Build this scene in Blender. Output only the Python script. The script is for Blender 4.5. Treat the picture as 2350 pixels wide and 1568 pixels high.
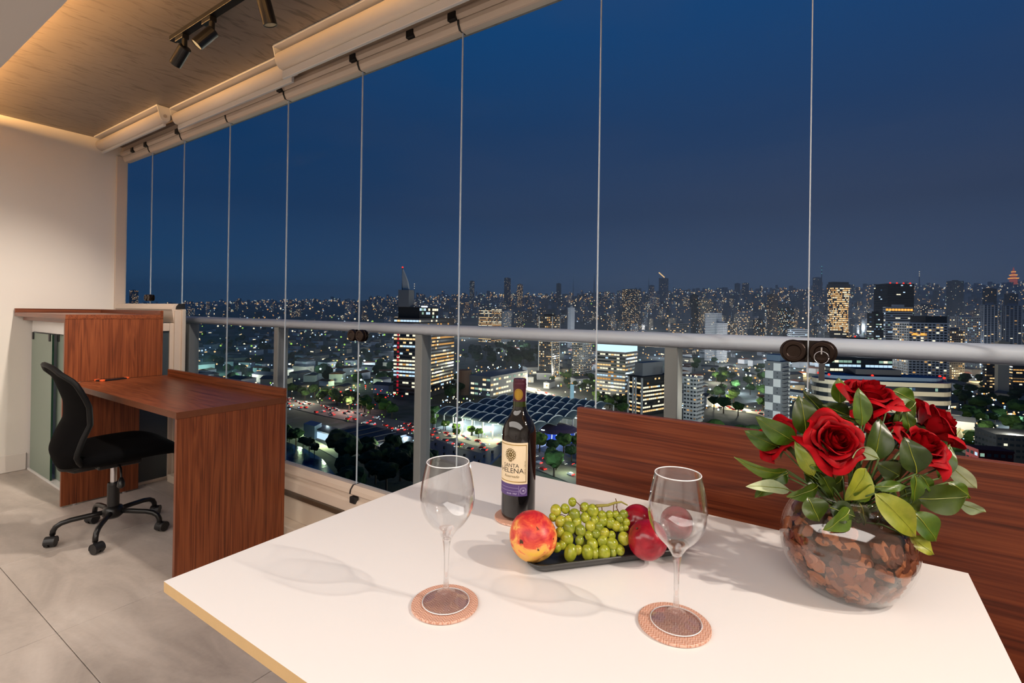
import bpy, bmesh, math, random
from mathutils import Vector, Matrix, Euler
random.seed(7)
S = bpy.context.scene
for o in list(bpy.data.objects):
    bpy.data.objects.remove(o)
COL = S.collection
R_ = math.radians

# ---------------------------------------------------------------- camera
EYE = Vector((0, 0, 1.21))
FPX, CX, CY = 1139.4, 1175.0, 714.9
def cam_axes(y, p, r):
    c, s = math.cos(y), math.sin(y)
    fwd = Vector((-s, c, 0)); right = Vector((c, s, 0)); down = Vector((0, 0, -1))
    f2 = fwd * math.cos(p) + down * math.sin(p); d2 = down * math.cos(p) - fwd * math.sin(p)
    return right * math.cos(r) + d2 * math.sin(r), d2 * math.cos(r) - right * math.sin(r), f2
AR, AD, AF = cam_axes(.5888, -.0028, -.0149)
cam_d = bpy.data.cameras.new('camera'); cam = bpy.data.objects.new('camera', cam_d); COL.objects.link(cam)
cam_d.sensor_width = 36; cam_d.lens = FPX / 2350 * 36; cam_d.shift_y = -69.1 / 2350
cam_d.clip_start = .02; cam_d.clip_end = 40000
M = Matrix((AR, -AD, -AF)).transposed().to_4x4(); M.translation = EYE
cam.matrix_world = M
S.camera = cam

# ---------------------------------------------------------------- world, exposure
S.view_settings.view_transform = 'Standard'; S.view_settings.look = 'None'
S.view_settings.exposure = 0; S.view_settings.gamma = 1; S.view_settings.use_curve_mapping = False
cy = S.cycles
cy.max_bounces = 10; cy.diffuse_bounces = 4; cy.glossy_bounces = 4; cy.transmission_bounces = 10
cy.transparent_max_bounces = 24; cy.volume_bounces = 0
cy.caustics_reflective = False; cy.caustics_refractive = False; cy.sample_clamp_indirect = 6
cy.use_denoising = True

W = bpy.data.worlds.new('dusk_sky'); S.world = W; W.use_nodes = True
def srgb(r, g, b, a=1):
    f = lambda v: v / 12.92 if v <= .04045 else ((v + .055) / 1.055) ** 2.4
    return (f(r / 255), f(g / 255), f(b / 255), a)
class NT:
    """small node-tree helper"""
    def __init__(s, tree): s.t = tree; s.n = tree.nodes; s.l = tree.links
    def new(s, typ, **kw):
        n = s.n.new(typ)
        for k, v in kw.items(): setattr(n, k, v)
        return n
    def link(s, a, b): s.l.new(a, b)
    def val(s, sock, v): sock.default_value = v
    def math(s, op, a, b=None, c=None, clamp=False):
        n = s.n.new('ShaderNodeMath'); n.operation = op; n.use_clamp = clamp
        for i, x in enumerate((a, b, c)):
            if x is None: continue
            if isinstance(x, (int, float)): n.inputs[i].default_value = x
            else: s.l.new(x, n.inputs[i])
        return n.outputs[0]
    def ramp(s, fac, stops, interp='LINEAR'):
        n = s.n.new('ShaderNodeValToRGB'); n.color_ramp.interpolation = interp
        e = n.color_ramp.elements
        while len(e) < len(stops): e.new(.5)
        for el, (p, c) in zip(e, stops): el.position = p; el.color = c if len(c) == 4 else (*c, 1)
        s.l.new(fac, n.inputs[0]); return n.outputs[0]
    def mix(s, fac, a, b, typ='MIX'):
        n = s.n.new('ShaderNodeMix'); n.data_type = 'RGBA'; n.blend_type = typ
        for sock, x in ((n.inputs[0], fac), (n.inputs[6], a), (n.inputs[7], b)):
            if isinstance(x, (int, float)): sock.default_value = x
            elif isinstance(x, tuple): sock.default_value = x
            else: s.l.new(x, sock)
        return n.outputs[2]
    def noise(s, vec, scale, detail=4, rough=.5, dist=0):
        n = s.n.new('ShaderNodeTexNoise'); n.inputs['Scale'].default_value = scale
        n.inputs['Detail'].default_value = detail; n.inputs['Roughness'].default_value = rough
        n.inputs['Distortion'].default_value = dist
        if vec is not None: s.l.new(vec, n.inputs['Vector'])
        return n.outputs[0]
    def mapping(s, vec, scale=(1, 1, 1), rot=(0, 0, 0), loc=(0, 0, 0)):
        n = s.n.new('ShaderNodeMapping'); n.inputs['Scale'].default_value = scale
        n.inputs['Rotation'].default_value = rot; n.inputs['Location'].default_value = loc
        s.l.new(vec, n.inputs[0]); return n.outputs[0]

w = NT(W.node_tree); w.n.clear()
tc = w.new('ShaderNodeTexCoord'); sep = w.new('ShaderNodeSeparateXYZ'); w.link(tc.outputs['Generated'], sep.inputs[0])
# azimuth measure: +1 towards the city centre on the right, -1 towards the darker west on the left
dx = w.math('MULTIPLY', sep.outputs[0], .86); dy = w.math('MULTIPLY', sep.outputs[1], .51)
az = w.math('MULTIPLY_ADD', w.math('ADD', dx, dy), .62, .38, clamp=True)
el = w.math('MULTIPLY', w.math('MAXIMUM', sep.outputs[2], 0.0), 1.0)
west = w.ramp(el, [(0, srgb(44, 82, 116)), (.05, srgb(36, 76, 114)), (.1, srgb(26, 66, 106)), (.19, srgb(12, 52, 92)), (.34, srgb(2, 52, 96)), (.53, srgb(0, 66, 118)), (1, srgb(0, 62, 114))])
east = w.ramp(el, [(0, srgb(82, 92, 110)), (.05, srgb(74, 84, 104)), (.1, srgb(62, 72, 96)), (.19, srgb(50, 60, 84)), (.34, srgb(38, 62, 100)), (.53, srgb(30, 68, 116)), (1, srgb(22, 62, 112))])
cl = w.noise(w.mapping(tc.outputs['Generated'], (1.5, 1.5, 5)), 1.6, 3)
skyc = w.mix(az, west, east)
skyc = w.mix(w.math('MULTIPLY', w.math('SUBTRACT', cl, .46, clamp=True), .6), skyc, srgb(62, 70, 94))
bg = w.new('ShaderNodeBackground'); w.link(skyc, bg.inputs[0]); bg.inputs[1].default_value = 1.0
wo = w.new('ShaderNodeOutputWorld'); w.link(bg.outputs[0], wo.inputs[0])

# ---------------------------------------------------------------- large lights of the room
def light(name, typ, loc, energy, color, target=None, **kw):
    d = bpy.data.lights.new(name, typ); d.energy = energy; d.color = color
    for k, v in kw.items(): setattr(d, k, v)
    o = bpy.data.objects.new(name, d); COL.objects.link(o); o.location = loc
    if target is not None:
        o.rotation_euler = (Vector(target) - Vector(loc)).to_track_quat('-Z', 'Y').to_euler()
    return o
WARM = (1, .88, .76); COVE = (1, .52, .17)
# LED strip lying on the gypsum board, washing the concrete
light('cove_strip_light', 'AREA', (-.9, .50, 2.503), 150, COVE, (-.9, .66, 2.62), shape='RECTANGLE', size=8.2, size_y=.05)
# added fill light, unseen behind the camera, brightening floor and table
light('ceiling_panel_light', 'AREA', (-1.0, -1.5, 2.44), 158, (1, .92, .85), (-1.0, -1.5, 0), shape='RECTANGLE', size=6.4, size_y=1.8)

# ---------------------------------------------------------------- pixel -> world
def ray(x, y): return AR * ((x - CX) / FPX) + AD * ((y - CY) / FPX) + AF
def on_y(x, y, Y): d = ray(x, y); return EYE + d * (Y / d.y)
def on_z(x, y, z): d = ray(x, y); return EYE + d * ((z - EYE.z) / d.z)
def at_depth(x, y, D): return EYE + ray(x, y) * D

# ---------------------------------------------------------------- objects
def tag(o, label=None, cat=None, group=None, kind=None):
    if label: o['label'] = label
    if cat: o['category'] = cat
    if group: o['group'] = group
    if kind: o['kind'] = kind
    return o
def root(name, label, cat, loc=(0, 0, 0), rz=0, group=None):
    o = bpy.data.objects.new(name, None); COL.objects.link(o)
    o.location = loc; o.rotation_euler = (0, 0, rz); o.empty_display_size = .1
    return tag(o, label, cat, group)
class MB:
    def __init__(s): s.v = []; s.f = []; s.m = []
    def add(s, v, f, m=0):
        b = len(s.v); s.v += [tuple(p) for p in v]; s.f += [tuple(i + b for i in q) for q in f]; s.m += [m] * len(f); return s
    def box(s, x0, x1, y0, y1, z0, z1, m=0):
        return s.add([(x0, y0, z0), (x1, y0, z0), (x1, y1, z0), (x0, y1, z0), (x0, y0, z1), (x1, y0, z1), (x1, y1, z1), (x0, y1, z1)],
                     [(0, 3, 2, 1), (4, 5, 6, 7), (0, 1, 5, 4), (1, 2, 6, 5), (2, 3, 7, 6), (3, 0, 4, 7)], m)
    def obox(s, o, a, b, c, m=0):
        o, a, b, c = Vector(o), Vector(a), Vector(b), Vector(c)
        q = [o, o + a, o + a + b, o + b]; q += [p + c for p in q]
        f = [(0, 3, 2, 1), (4, 5, 6, 7), (0, 1, 5, 4), (1, 2, 6, 5), (2, 3, 7, 6), (3, 0, 4, 7)]
        if a.cross(b).dot(c) < 0: f = [t[::-1] for t in f]
        return s.add(q, f, m)
    def quad(s, a, b, c, d, m=0): return s.add([a, b, c, d], [(0, 1, 2, 3)], m)
    def prism(s, prof, axis, t0, t1, m=0):
        """2D profile (list of pairs) extruded along an axis"""
        n = len(prof); pt = {'x': lambda t, p: (t, p[0], p[1]), 'y': lambda t, p: (p[0], t, p[1]), 'z': lambda t, p: (p[0], p[1], t)}[axis]
        v = [pt(t0, p) for p in prof] + [pt(t1, p) for p in prof]
        f = [tuple(range(n))[::-1], tuple(range(n, 2 * n))] + [(i, (i + 1) % n, n + (i + 1) % n, n + i) for i in range(n)]
        return s.add(v, f, m)
    def lathe(s, prof, n=32, c=(0, 0, 0), m=0, close=False):
        v = []; f = []; k = len(prof)
        for i in range(n):
            a = 2 * math.pi * i / n; ca, sa = math.cos(a), math.sin(a)
            v += [(c[0] + r * ca, c[1] + r * sa, c[2] + z) for r, z in prof]
        for i in range(n):
            j = (i + 1) % n
            for q in range(k if close else k - 1):
                q2 = (q + 1) % k
                f.append((i * k + q, j * k + q, j * k + q2, i * k + q2))
        return s.add(v, f, m)
    def tube(s, path, r, n=10, m=0, caps=True):
        path = [Vector(p) for p in path]; rs = r if isinstance(r, (list, tuple)) else [r] * len(path)
        v = []; f = []; ref = None
        for i, p in enumerate(path):
            t = (path[min(i + 1, len(path) - 1)] - path[max(i - 1, 0)]).normalized()
            if ref is None: ref = Vector((0, 0, 1)) if abs(t.z) < .9 else Vector((1, 0, 0))
            u = t.cross(ref).normalized(); w_ = u.cross(t).normalized(); ref = w_
            v += [tuple(p + u * (rs[i] * math.cos(2 * math.pi * k / n)) + w_ * (rs[i] * math.sin(2 * math.pi * k / n))) for k in range(n)]
        for i in range(len(path) - 1):
            f += [(i * n + k, i * n + (k + 1) % n, (i + 1) * n + (k + 1) % n, (i + 1) * n + k) for k in range(n)]
        if caps: f += [tuple(range(n))[::-1], tuple((len(path) - 1) * n + k for k in range(n))]
        return s.add(v, f, m)
    def cyl(s, p0, p1, r, n=20, m=0): return s.tube([p0, p1], r, n, m)
    def grid(s, fn, nu, nv, m=0, wrap=False):
        v = [tuple(fn(i / nu, j / nv)) for j in range(nv + 1) for i in range(nu + 1)]
        f = [(j * (nu + 1) + i, j * (nu + 1) + i + 1, (j + 1) * (nu + 1) + i + 1, (j + 1) * (nu + 1) + i) for j in range(nv) for i in range(nu)]
        return s.add(v, f, m)
    def sphere(s, c, r, nu=12, nv=8, m=0):
        rx, ry, rz = r if isinstance(r, (tuple, list)) else (r, r, r); v = [(c[0], c[1], c[2] - rz)]; f = []
        for j in range(1, nv):
            t = math.pi * j / nv
            v += [(c[0] + rx * math.sin(t) * math.cos(2 * math.pi * i / nu), c[1] + ry * math.sin(t) * math.sin(2 * math.pi * i / nu), c[2] - rz * math.cos(t)) for i in range(nu)]
        v.append((c[0], c[1], c[2] + rz)); top = len(v) - 1
        f += [(0, 1 + (i + 1) % nu, 1 + i) for i in range(nu)]
        for j in range(nv - 2):
            f += [(1 + j * nu + i, 1 + j * nu + (i + 1) % nu, 1 + (j + 1) * nu + (i + 1) % nu, 1 + (j + 1) * nu + i) for i in range(nu)]
        f += [(top, 1 + (nv - 2) * nu + i, 1 + (nv - 2) * nu + (i + 1) % nu) for i in range(nu)]
        return s.add(v, f, m)
    def mesh(s, name, mats, smooth=False):
        me = bpy.data.meshes.new(name); me.from_pydata(s.v, [], s.f)
        for mm in (mats if isinstance(mats, (list, tuple)) else [mats]): me.materials.append(mm)
        if any(s.m): me.polygons.foreach_set('material_index', s.m)
        if smooth: me.polygons.foreach_set('use_smooth', [True] * len(me.polygons))
        me.update(); return me
    def build(s, name, mats, parent=None, world=True, smooth=False, bevel=0, seg=2, sub=0, solid=0):
        """mesh object; world=True: the points are world points and the parent is unrotated"""
        off = Vector((0, 0, 0))
        if parent is not None and world:
            p = parent
            while p is not None: off += p.location; p = p.parent
            s.v = [(a - off.x, b - off.y, c - off.z) for a, b, c in s.v]
        o = bpy.data.objects.new(name, s.mesh(name, mats, smooth)); COL.objects.link(o)
        if parent is not None: o.parent = parent
        if solid:
            md = o.modifiers.new('solid', 'SOLIDIFY'); md.thickness = solid; md.offset = 0
        if bevel:
            md = o.modifiers.new('bevel', 'BEVEL'); md.width = bevel; md.segments = seg; md.limit_method = 'ANGLE'; md.angle_limit = R_(40)
        if sub:
            md = o.modifiers.new('sub', 'SUBSURF'); md.levels = sub; md.render_levels = sub
        return o
def recenter(o):
    """move a top-level mesh's origin to the middle of its base"""
    vs = [v.co.copy() for v in o.data.vertices]
    c = Vector(((min(v.x for v in vs) + max(v.x for v in vs)) / 2, (min(v.y for v in vs) + max(v.y for v in vs)) / 2, min(v.z for v in vs)))
    for v in o.data.vertices: v.co -= c
    o.location = o.location + c; return o
def structure(o): o['kind'] = 'structure'; return o
def copy_tree(o, loc=None, rz=None, parent=None, label=None, group=None):
    c = o.copy(); COL.objects.link(c)
    if parent is not None: c.parent = parent
    if loc is not None: c.location = loc
    if rz is not None: c.rotation_euler = (0, 0, rz)
    if label: c['label'] = label
    if group: c['group'] = group
    for ch in list(o.children): copy_tree(ch, parent=c)
    return c

# ---------------------------------------------------------------- materials
MATS = {}
def new_mat(name):
    m = bpy.data.materials.new(name); m.use_nodes = True; MATS[name] = m
    t = NT(m.node_tree); b = m.node_tree.nodes['Principled BSDF']; return m, t, b
def flat(name, col, rough=.5, metal=0, spec=.5, noise=0, scale=20, bump=0, bscale=80, coat=0, sss=0, trans=0):
    m, t, b = new_mat(name); c = col if len(col) == 4 else (*col, 1)
    b.inputs['Base Color'].default_value = c; b.inputs['Roughness'].default_value = rough
    b.inputs['Metallic'].default_value = metal; b.inputs['Specular IOR Level'].default_value = spec
    b.inputs['Coat Weight'].default_value = coat
    if sss: b.inputs['Subsurface Weight'].default_value = sss; b.inputs['Subsurface Radius'].default_value = (.01, .008, .004); b.inputs['Subsurface Scale'].default_value = 1
    if trans: b.inputs['Transmission Weight'].default_value = trans
    if noise or bump:
        g = t.new('ShaderNodeTexCoord')
        if noise:
            n = t.noise(g.outputs['Object'], scale, 5)
            f = t.math('MULTIPLY_ADD', n, noise * 2, 1 - noise)
            mul = t.mix(1.0, c, t.ramp(f, [(0, (0, 0, 0)), (1, (1, 1, 1))]), 'MULTIPLY')
            hs = t.new('ShaderNodeHueSaturation'); t.link(f, hs.inputs['Value']); hs.inputs['Color'].default_value = c
            t.link(hs.outputs[0], b.inputs['Base Color'])
        if bump:
            n2 = t.noise(g.outputs['Object'], bscale, 4); bm = t.new('ShaderNodeBump'); bm.inputs['Strength'].default_value = bump
            bm.inputs['Distance'].default_value = .002; t.link(n2, bm.inputs['Height']); t.link(bm.outputs[0], b.inputs['Normal'])
    return m
def emit(name, col, strength=1, sample=False):
    m = bpy.data.materials.new(name); m.use_nodes = True; t = NT(m.node_tree); t.n.clear()
    e = t.new('ShaderNodeEmission'); e.inputs[0].default_value = col if len(col) == 4 else (*col, 1); e.inputs[1].default_value = strength
    o = t.new('ShaderNodeOutputMaterial'); t.link(e.outputs[0], o.inputs[0])
    m.cycles.emission_sampling = 'AUTO' if sample else 'NONE'; MATS[name] = m; return m
def wood(name, axis, dark, mid, lite, rough=.34, sc=1.0):
    """laminate: fine streaks plus cathedral figure running along an axis"""
    m, t, b = new_mat(name); g = t.new('ShaderNodeTexCoord'); ob = g.outputs['Object']
    s1 = {'x': (.7, 15, 15), 'y': (15, .7, 15), 'z': (15, 15, .7)}[axis]; s2 = {'x': (1.2, 85, 85), 'y': (85, 1.2, 85), 'z': (85, 85, 1.2)}[axis]
    warp = t.noise(t.mapping(ob, tuple(v * .45 for v in s1)), 1.0 * sc, 2)
    v1 = t.mapping(ob, s1); add = t.new('ShaderNodeVectorMath', operation='ADD'); t.link(v1, add.inputs[0])
    cmb = t.new('ShaderNodeCombineXYZ'); wv = t.math('MULTIPLY', warp, 3.2)
    for i in range(3): t.link(wv, cmb.inputs[i])
    t.link(cmb.outputs[0], add.inputs[1])
    big = t.noise(add.outputs[0], 1.1 * sc, 3, .55)
    rings = t.math('PINGPONG', t.math('MULTIPLY', big, 7.0), .5)
    fine = t.noise(t.mapping(ob, s2), 2.2 * sc, 4, .6)
    fac = t.math('ADD', t.math('MULTIPLY', rings, .58), t.math('MULTIPLY_ADD', fine, 1.0, -.12), clamp=True)
    c = t.ramp(fac, [(.12, dark), (.45, mid), (.85, lite)])
    t.link(c, b.inputs['Base Color']); b.inputs['Roughness'].default_value = rough; b.inputs['Specular IOR Level'].default_value = .35
    bm = t.new('ShaderNodeBump'); bm.inputs['Strength'].default_value = .12; bm.inputs['Distance'].default_value = .001
    t.link(fac, bm.inputs['Height']); t.link(bm.outputs[0], b.inputs['Normal']); return m
def thin_glass(name, tint, refl, rough=0.0, base=0.0):
    m = bpy.data.materials.new(name); m.use_nodes = True; t = NT(m.node_tree); t.n.clear()
    tr = t.new('ShaderNodeBsdfTransparent'); tr.inputs[0].default_value = (*tint, 1)
    gl = t.new('ShaderNodeBsdfGlossy'); gl.inputs['Roughness'].default_value = rough; gl.inputs[0].default_value = (1, 1, 1, 1)
    fr = t.new('ShaderNodeFresnel'); ge_ = t.new('ShaderNodeNewGeometry'); t.link(t.math('MULTIPLY_ADD', ge_.outputs['Backfacing'], 1 / 1.45 - 1.45, 1.45), fr.inputs[0])
    mx = t.new('ShaderNodeMixShader'); t.link(t.math('MULTIPLY_ADD', fr.outputs[0], refl, base, clamp=True), mx.inputs[0])
    t.link(tr.outputs[0], mx.inputs[1]); t.link(gl.outputs[0], mx.inputs[2])
    o = t.new('ShaderNodeOutputMaterial'); t.link(mx.outputs[0], o.inputs[0]); MATS[name] = m; return m

DK, MD, LT = srgb(58, 27, 14), srgb(108, 54, 29), srgb(138, 76, 43)
WOODX = wood('walnut_laminate_x', 'x', DK, MD, LT); WOODY = wood('walnut_laminate_y', 'y', DK, MD, LT); WOODZ = wood('walnut_laminate_z', 'z', DK, MD, LT)
ALU = flat('beige_aluminium', srgb(205, 188, 172), .38, .0, .5, .02, 8)
ALUW = flat('white_aluminium', srgb(214, 212, 210), .32, 0, .5)
ALUO = flat('outer_white_aluminium', srgb(196, 197, 206), .35, 0, .5); ALUP = flat('outer_grey_aluminium', srgb(128, 126, 124), .4, 0, .5)  # posts: same aluminium, darkened in colour for the weaker light there
BLACK = flat('black_plastic', srgb(22, 22, 24), .42, 0, .5)
BLACKM = flat('black_metal', srgb(20, 19, 19), .35, .2, .5)
CHROME = flat('chrome', srgb(200, 200, 205), .18, 1)
WHITEP = flat('white_paint', srgb(226, 220, 212), .75, 0, .3, .015, 3, .05, 60)
TABLE = flat('white_laminate', srgb(236, 232, 230), .30, 0, .45)
EDGE = flat('tan_board_edge', srgb(196, 164, 118), .6, 0, .3, .05, 60)
# ================================================================ THE ROOM
XL, XR, YB, YW, ZC, ZG = -5.02, 3.2, -3.4, 1.65, 2.57, 2.45
# floor: grout slab and 83 cm porcelain tiles
GROUT = flat('tile_grout', srgb(146, 132, 122), .8)
tm, t, b = new_mat('porcelain_tile'); g = t.new('ShaderNodeTexCoord'); ge = t.new('ShaderNodeNewGeometry')
n1 = t.noise(t.mapping(ge.outputs['Position'], (1.2, 3.0, 1)), 1.6, 6, .6, .8); n2 = t.noise(ge.outputs['Position'], 60, 3)
oi = t.new('ShaderNodeObjectInfo')
f = t.math('ADD', t.math('MULTIPLY', n1, .9), t.math('MULTIPLY_ADD', n2, .12, -.06)); f = t.math('ADD', f, t.math('MULTIPLY_ADD', oi.outputs['Random'], .1, -.05))
t.link(t.ramp(f, [(.25, srgb(150, 140, 132)), (.5, srgb(178, 167, 158)), (.75, srgb(198, 188, 179))]), b.inputs['Base Color'])
t.link(t.math('MULTIPLY_ADD', n1, .2, .36), b.inputs['Roughness'])
floor = structure(MB().box(XL - .1, XR + .1, YB - .1, YW + .12, -.14, -.0115).build('floor', GROUT))
TS = .8285; xs = [-3.236 + TS * i for i in range(-3, 9)]; ys = [.606 + TS * j for j in range(-5, 3)]
cache = {}
for i in range(len(xs) - 1):
    for j in range(len(ys) - 1):
        x0, x1 = max(xs[i], XL), min(xs[i + 1], XR); y0, y1 = max(ys[j], YB), min(ys[j + 1], YW - .05)
        if x1 - x0 < .02 or y1 - y0 < .02: continue
        k = (round(x1 - x0, 3), round(y1 - y0, 3)); gp = .0012
        if k not in cache:
            a, c = (x1 - x0) / 2 - gp, (y1 - y0) / 2 - gp; e = .0012; mb = MB()
            v = [(-a, -c, -.011), (a, -c, -.011), (a, c, -.011), (-a, c, -.011), (-a, -c, -e), (a, -c, -e), (a, c, -e), (-a, c, -e), (-a + e, -c + e, 0), (a - e, -c + e, 0), (a - e, c - e, 0), (-a + e, c - e, 0)]
            q = [(0, 3, 2, 1), (8, 9, 10, 11)] + [(p + r, p + (r + 1) % 4, p + 4 + (r + 1) % 4, p + 4 + r) for p in (0, 4) for r in range(4)]
            cache[k] = mb.add(v, q).mesh('tile', tm)
        o = bpy.data.objects.new('tile', cache[k]); COL.objects.link(o); o.parent = floor; o.location = ((x0 + x1) / 2, (y0 + y1) / 2, 0)

wl = structure(MB().box(XL - .15, XL, YB, 1.645, -.011, ZC + .1).build('wall_left', WHITEP))
structure(MB().box(XL, XL + .014, YB, 1.068, .001, .125).build('baseboard_left', flat('white_skirting', srgb(222, 214, 206), .4), bevel=.003))
structure(MB().box(XL - .15, XR + .15, YB - .15, YB, -.011, ZC + .1).build('wall_back', WHITEP))
structure(MB().box(XR, XR + .15, YB, YW + .25, -.011, ZC + .1).build('wall_right', WHITEP))

# burnished concrete ceiling over the balcony
cm, t, b = new_mat('burnished_cement'); g = t.new('ShaderNodeTexCoord'); ob = g.outputs['Object']
masks = []
for ang, sx_, sy_, lo, hi, am in ((8, 34, 5.5, .56, .68, .9), (-16, 46, 8, .58, .70, .8), (30, 40, 9, .60, .72, .6)):
    nn_ = t.noise(t.mapping(t.mapping(ob, (1, 1, 1), (0, 0, R_(ang))), (sx_, sy_, 1)), 1.0, 3, .55, .35)
    masks.append(t.math('MULTIPLY', t.ramp(nn_, [(lo, (0, 0, 0)), (hi, (1, 1, 1))]), am)); st = nn_
bl = t.noise(ob, 2.6, 4, .6)
f = t.math('ADD', t.math('ADD', masks[0], masks[1]), masks[2], clamp=True)
f = t.math('MULTIPLY', f, t.math('MULTIPLY_ADD', bl, 1.5, -.15, clamp=True))
basec = t.mix(bl, srgb(118, 108, 100), srgb(144, 133, 123))
t.link(t.mix(f, basec, srgb(72, 65, 60)), b.inputs['Base Color']); b.inputs['Roughness'].default_value = .42
bm = t.new('ShaderNodeBump'); bm.inputs['Strength'].default_value = .25; bm.inputs['Distance'].default_value = .002; t.link(st, bm.inputs['Height']); t.link(bm.outputs[0], b.inputs['Normal'])
structure(MB().box(XL - .15, XR + .15, YB, YW + .25, ZC, ZC + .12).build('ceiling', cm))
gy = MB(); gy.box(XL, XR, YB, .66, ZG, ZG + .016); gy.box(XL, XR, .648, .66, ZG + .016, ZG + .062)
structure(gy.build('ceiling_gypsum', flat('gypsum_paint', srgb(206, 200, 196), .8, 0, .3)))

# unseen frame added round the fill light behind the viewer
lf = MB(); lf.box(-4.24, 2.24, -2.44, -2.40, 2.428, ZG); lf.box(-4.24, 2.24, -.60, -.56, 2.428, ZG); lf.box(-4.24, -4.20, -2.40, -.60, 2.428, ZG); lf.box(2.20, 2.24, -2.40, -.60, 2.428, ZG)
structure(lf.build('trim_6', ALUW, bevel=.003))
# window frame, from the bottom up
PAR = flat('parapet_paint', srgb(206, 190, 172), .6, 0, .3, .03, 4)
GRAN = flat('brown_granite', srgb(74, 60, 46), .28, 0, .5, .45, 160)
structure(MB().box(XL, XR, 1.62, 1.80, -.011, .188).build('wall_window', PAR))
structure(MB().box(-3.9, XR, 1.55, 1.62, .0005, .05).build('baseboard_window', PAR, bevel=.006))
structure(MB().box(-3.95, XR, 1.585, 1.82, .188, .214).build('trim_1', GRAN, bevel=.004))
tr = MB(); tr.prism([(1.60, .2145), (1.70, .2145), (1.70, .296), (1.625, .296), (1.625, .279), (1.612, .273), (1.606, .262)], 'x', -3.95, XR)
structure(tr.build('trim_2', ALU, bevel=.0015))
tp = MB(); tp.prism([(1.61, 2.49), (1.61, 2.474), (1.622, 2.458), (1.70, 2.458), (1.70, 2.54), (1.625, 2.54), (1.625, 2.505), (1.612, 2.498)], 'x', XL, XR)
structure(tp.build('trim_3', ALU, bevel=.0015))
structure(MB().box(XL, XR, 1.60, 1.80, 2.5405, ZC).build('trim_4', flat('lintel_paint', srgb(120, 106, 98), .7)))
sj = MB(); sj.box(XL, XL + .022, 1.585, 1.66, .0, 2.458)
structure(sj.build('trim_5', ALU, bevel=.003))
GLASS = thin_glass('window_glass', (.95, .975, .985), .006)
SEAL = flat('pane_edge_seal', srgb(192, 198, 206), .35, 0, .5)
SEALD = flat('black_gasket', srgb(30, 28, 28), .5)
xp = [-4.985, -4.49, -3.955, -3.318, -2.669, -2.026, -1.377, -.735, -.083, .562, 1.207, 1.852, 2.497, 3.14]
for i in range(len(xp) - 1):
    x0, x1 = xp[i], xp[i + 1]; zb = 1.235 if i < 2 else .335
    wn = structure(MB().box(x0 + .003, x1 - .003, 1.645, 1.655, zb, 2.42).build('window_%d' % (i + 1), GLASS))
    pr = [(1.630, 2.415), (1.636, 2.412), (1.668, 2.412), (1.668, 2.452), (1.618, 2.452), (1.620, 2.435)]
    MB().prism(pr, 'x', x0 + .004, x1 - .004).build('top_rail', ALU, wn)
    pr = [(1.632, zb + .004), (1.668, zb + .004), (1.668, zb - .034), (1.612, zb - .034), (1.616, zb - .015)]
    MB().prism(pr, 'x', x0 + .004, x1 - .004).build('bottom_rail', ALU, wn)
    MB().box(x1 - .0015, x1 + .0015, 1.6465, 1.6535, zb + .004, 2.412).build('edge_seal', SEAL, wn)
    e = MB(); e.prism([(a - .004, z) for a, z in [(1.630, 2.413), (1.668, 2.411), (1.668, 2.453), (1.617, 2.453), (1.619, 2.435)]], 'x', x1 - .004, x1 + .004)
    e.prism([(1.629, zb + .005), (1.668, zb + .005), (1.668, zb - .035), (1.609, zb - .035), (1.613, zb - .015)], 'x', x1 - .004, x1 + .004)
    e.build('end_cap', SEALD, wn)
    if i in (0, 3, 4, 5, 6, 7, 8) or i == 1:
        cxs = [x1 - .03] + ([x1 - .28] if i in (0, 5, 8) else [])
        for cxx in cxs: MB().box(cxx - .022, cxx + .022, 1.604, 1.624, 2.457, 2.492).build('pivot_clip', BLACK, wn, bevel=.003)
    if i > 1: MB().box(x1 + .012, x1 + .052, 1.598, 1.622, .262, .294).build('pivot_clip', BLACK, wn, bevel=.003)

# utility enclosure in the window corner: sill, header, end frame, sliding frosted doors
fm, t, b = new_mat('frosted_glass'); b.inputs['Base Color'].default_value = srgb(150, 165, 152); b.inputs['Roughness'].default_value = .45
b.inputs['Transmission Weight'].default_value = .25; b.inputs['IOR'].default_value = 1.3; b.inputs['Specular IOR Level'].default_value = .4
FROST = fm
GEDGE = flat('green_glass_edge', srgb(18, 60, 42), .2)
DKGL = flat('dark_frosted_glass', srgb(60, 70, 76), .35)
en = root('utility_enclosure', 'beige aluminium utility enclosure with frosted glass doors under the high wooden counter', 'enclosure', (-4.47, 1.35, 0))
p = MB(); p.prism([(1.60, 1.236), (1.668, 1.236), (1.668, 1.10), (1.60, 1.10), (1.59, 1.185), (1.585, 1.2), (1.59, 1.215)], 'x', -4.99, -3.955); p.build('window_sill', ALU, en, bevel=.002)
MB().box(-4.99, -3.97, 1.085, 1.11, 1.02, 1.10).build('header', ALUW, en, bevel=.002)
MB().box(-4.99, -3.97, 1.07, 1.135, .0005, .016).build('door_track', ALUW, en, bevel=.002)
MB().box(-4.992, -4.962, 1.085, 1.11, .016, 1.02).build('door_jamb', ALUW, en)
for (x0, x1, yy) in ((-4.962, -4.49, 1.078), (-4.53, -4.0, 1.112)):
    d = MB().box(x0, x1, yy, yy + .008, .017, 1.012).build('sliding_door', FROST, en)
    MB().box(x1 - .002, x1 + .004, yy - .001, yy + .009, .017, 1.012).build('door_edge', GEDGE, d)
    for q in (x0 + .03, x1 - .06): MB().box(q, q + .03, yy - .008, yy + .001, .965, 1.018).build('roller', BLACK, d, bevel=.004)
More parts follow.
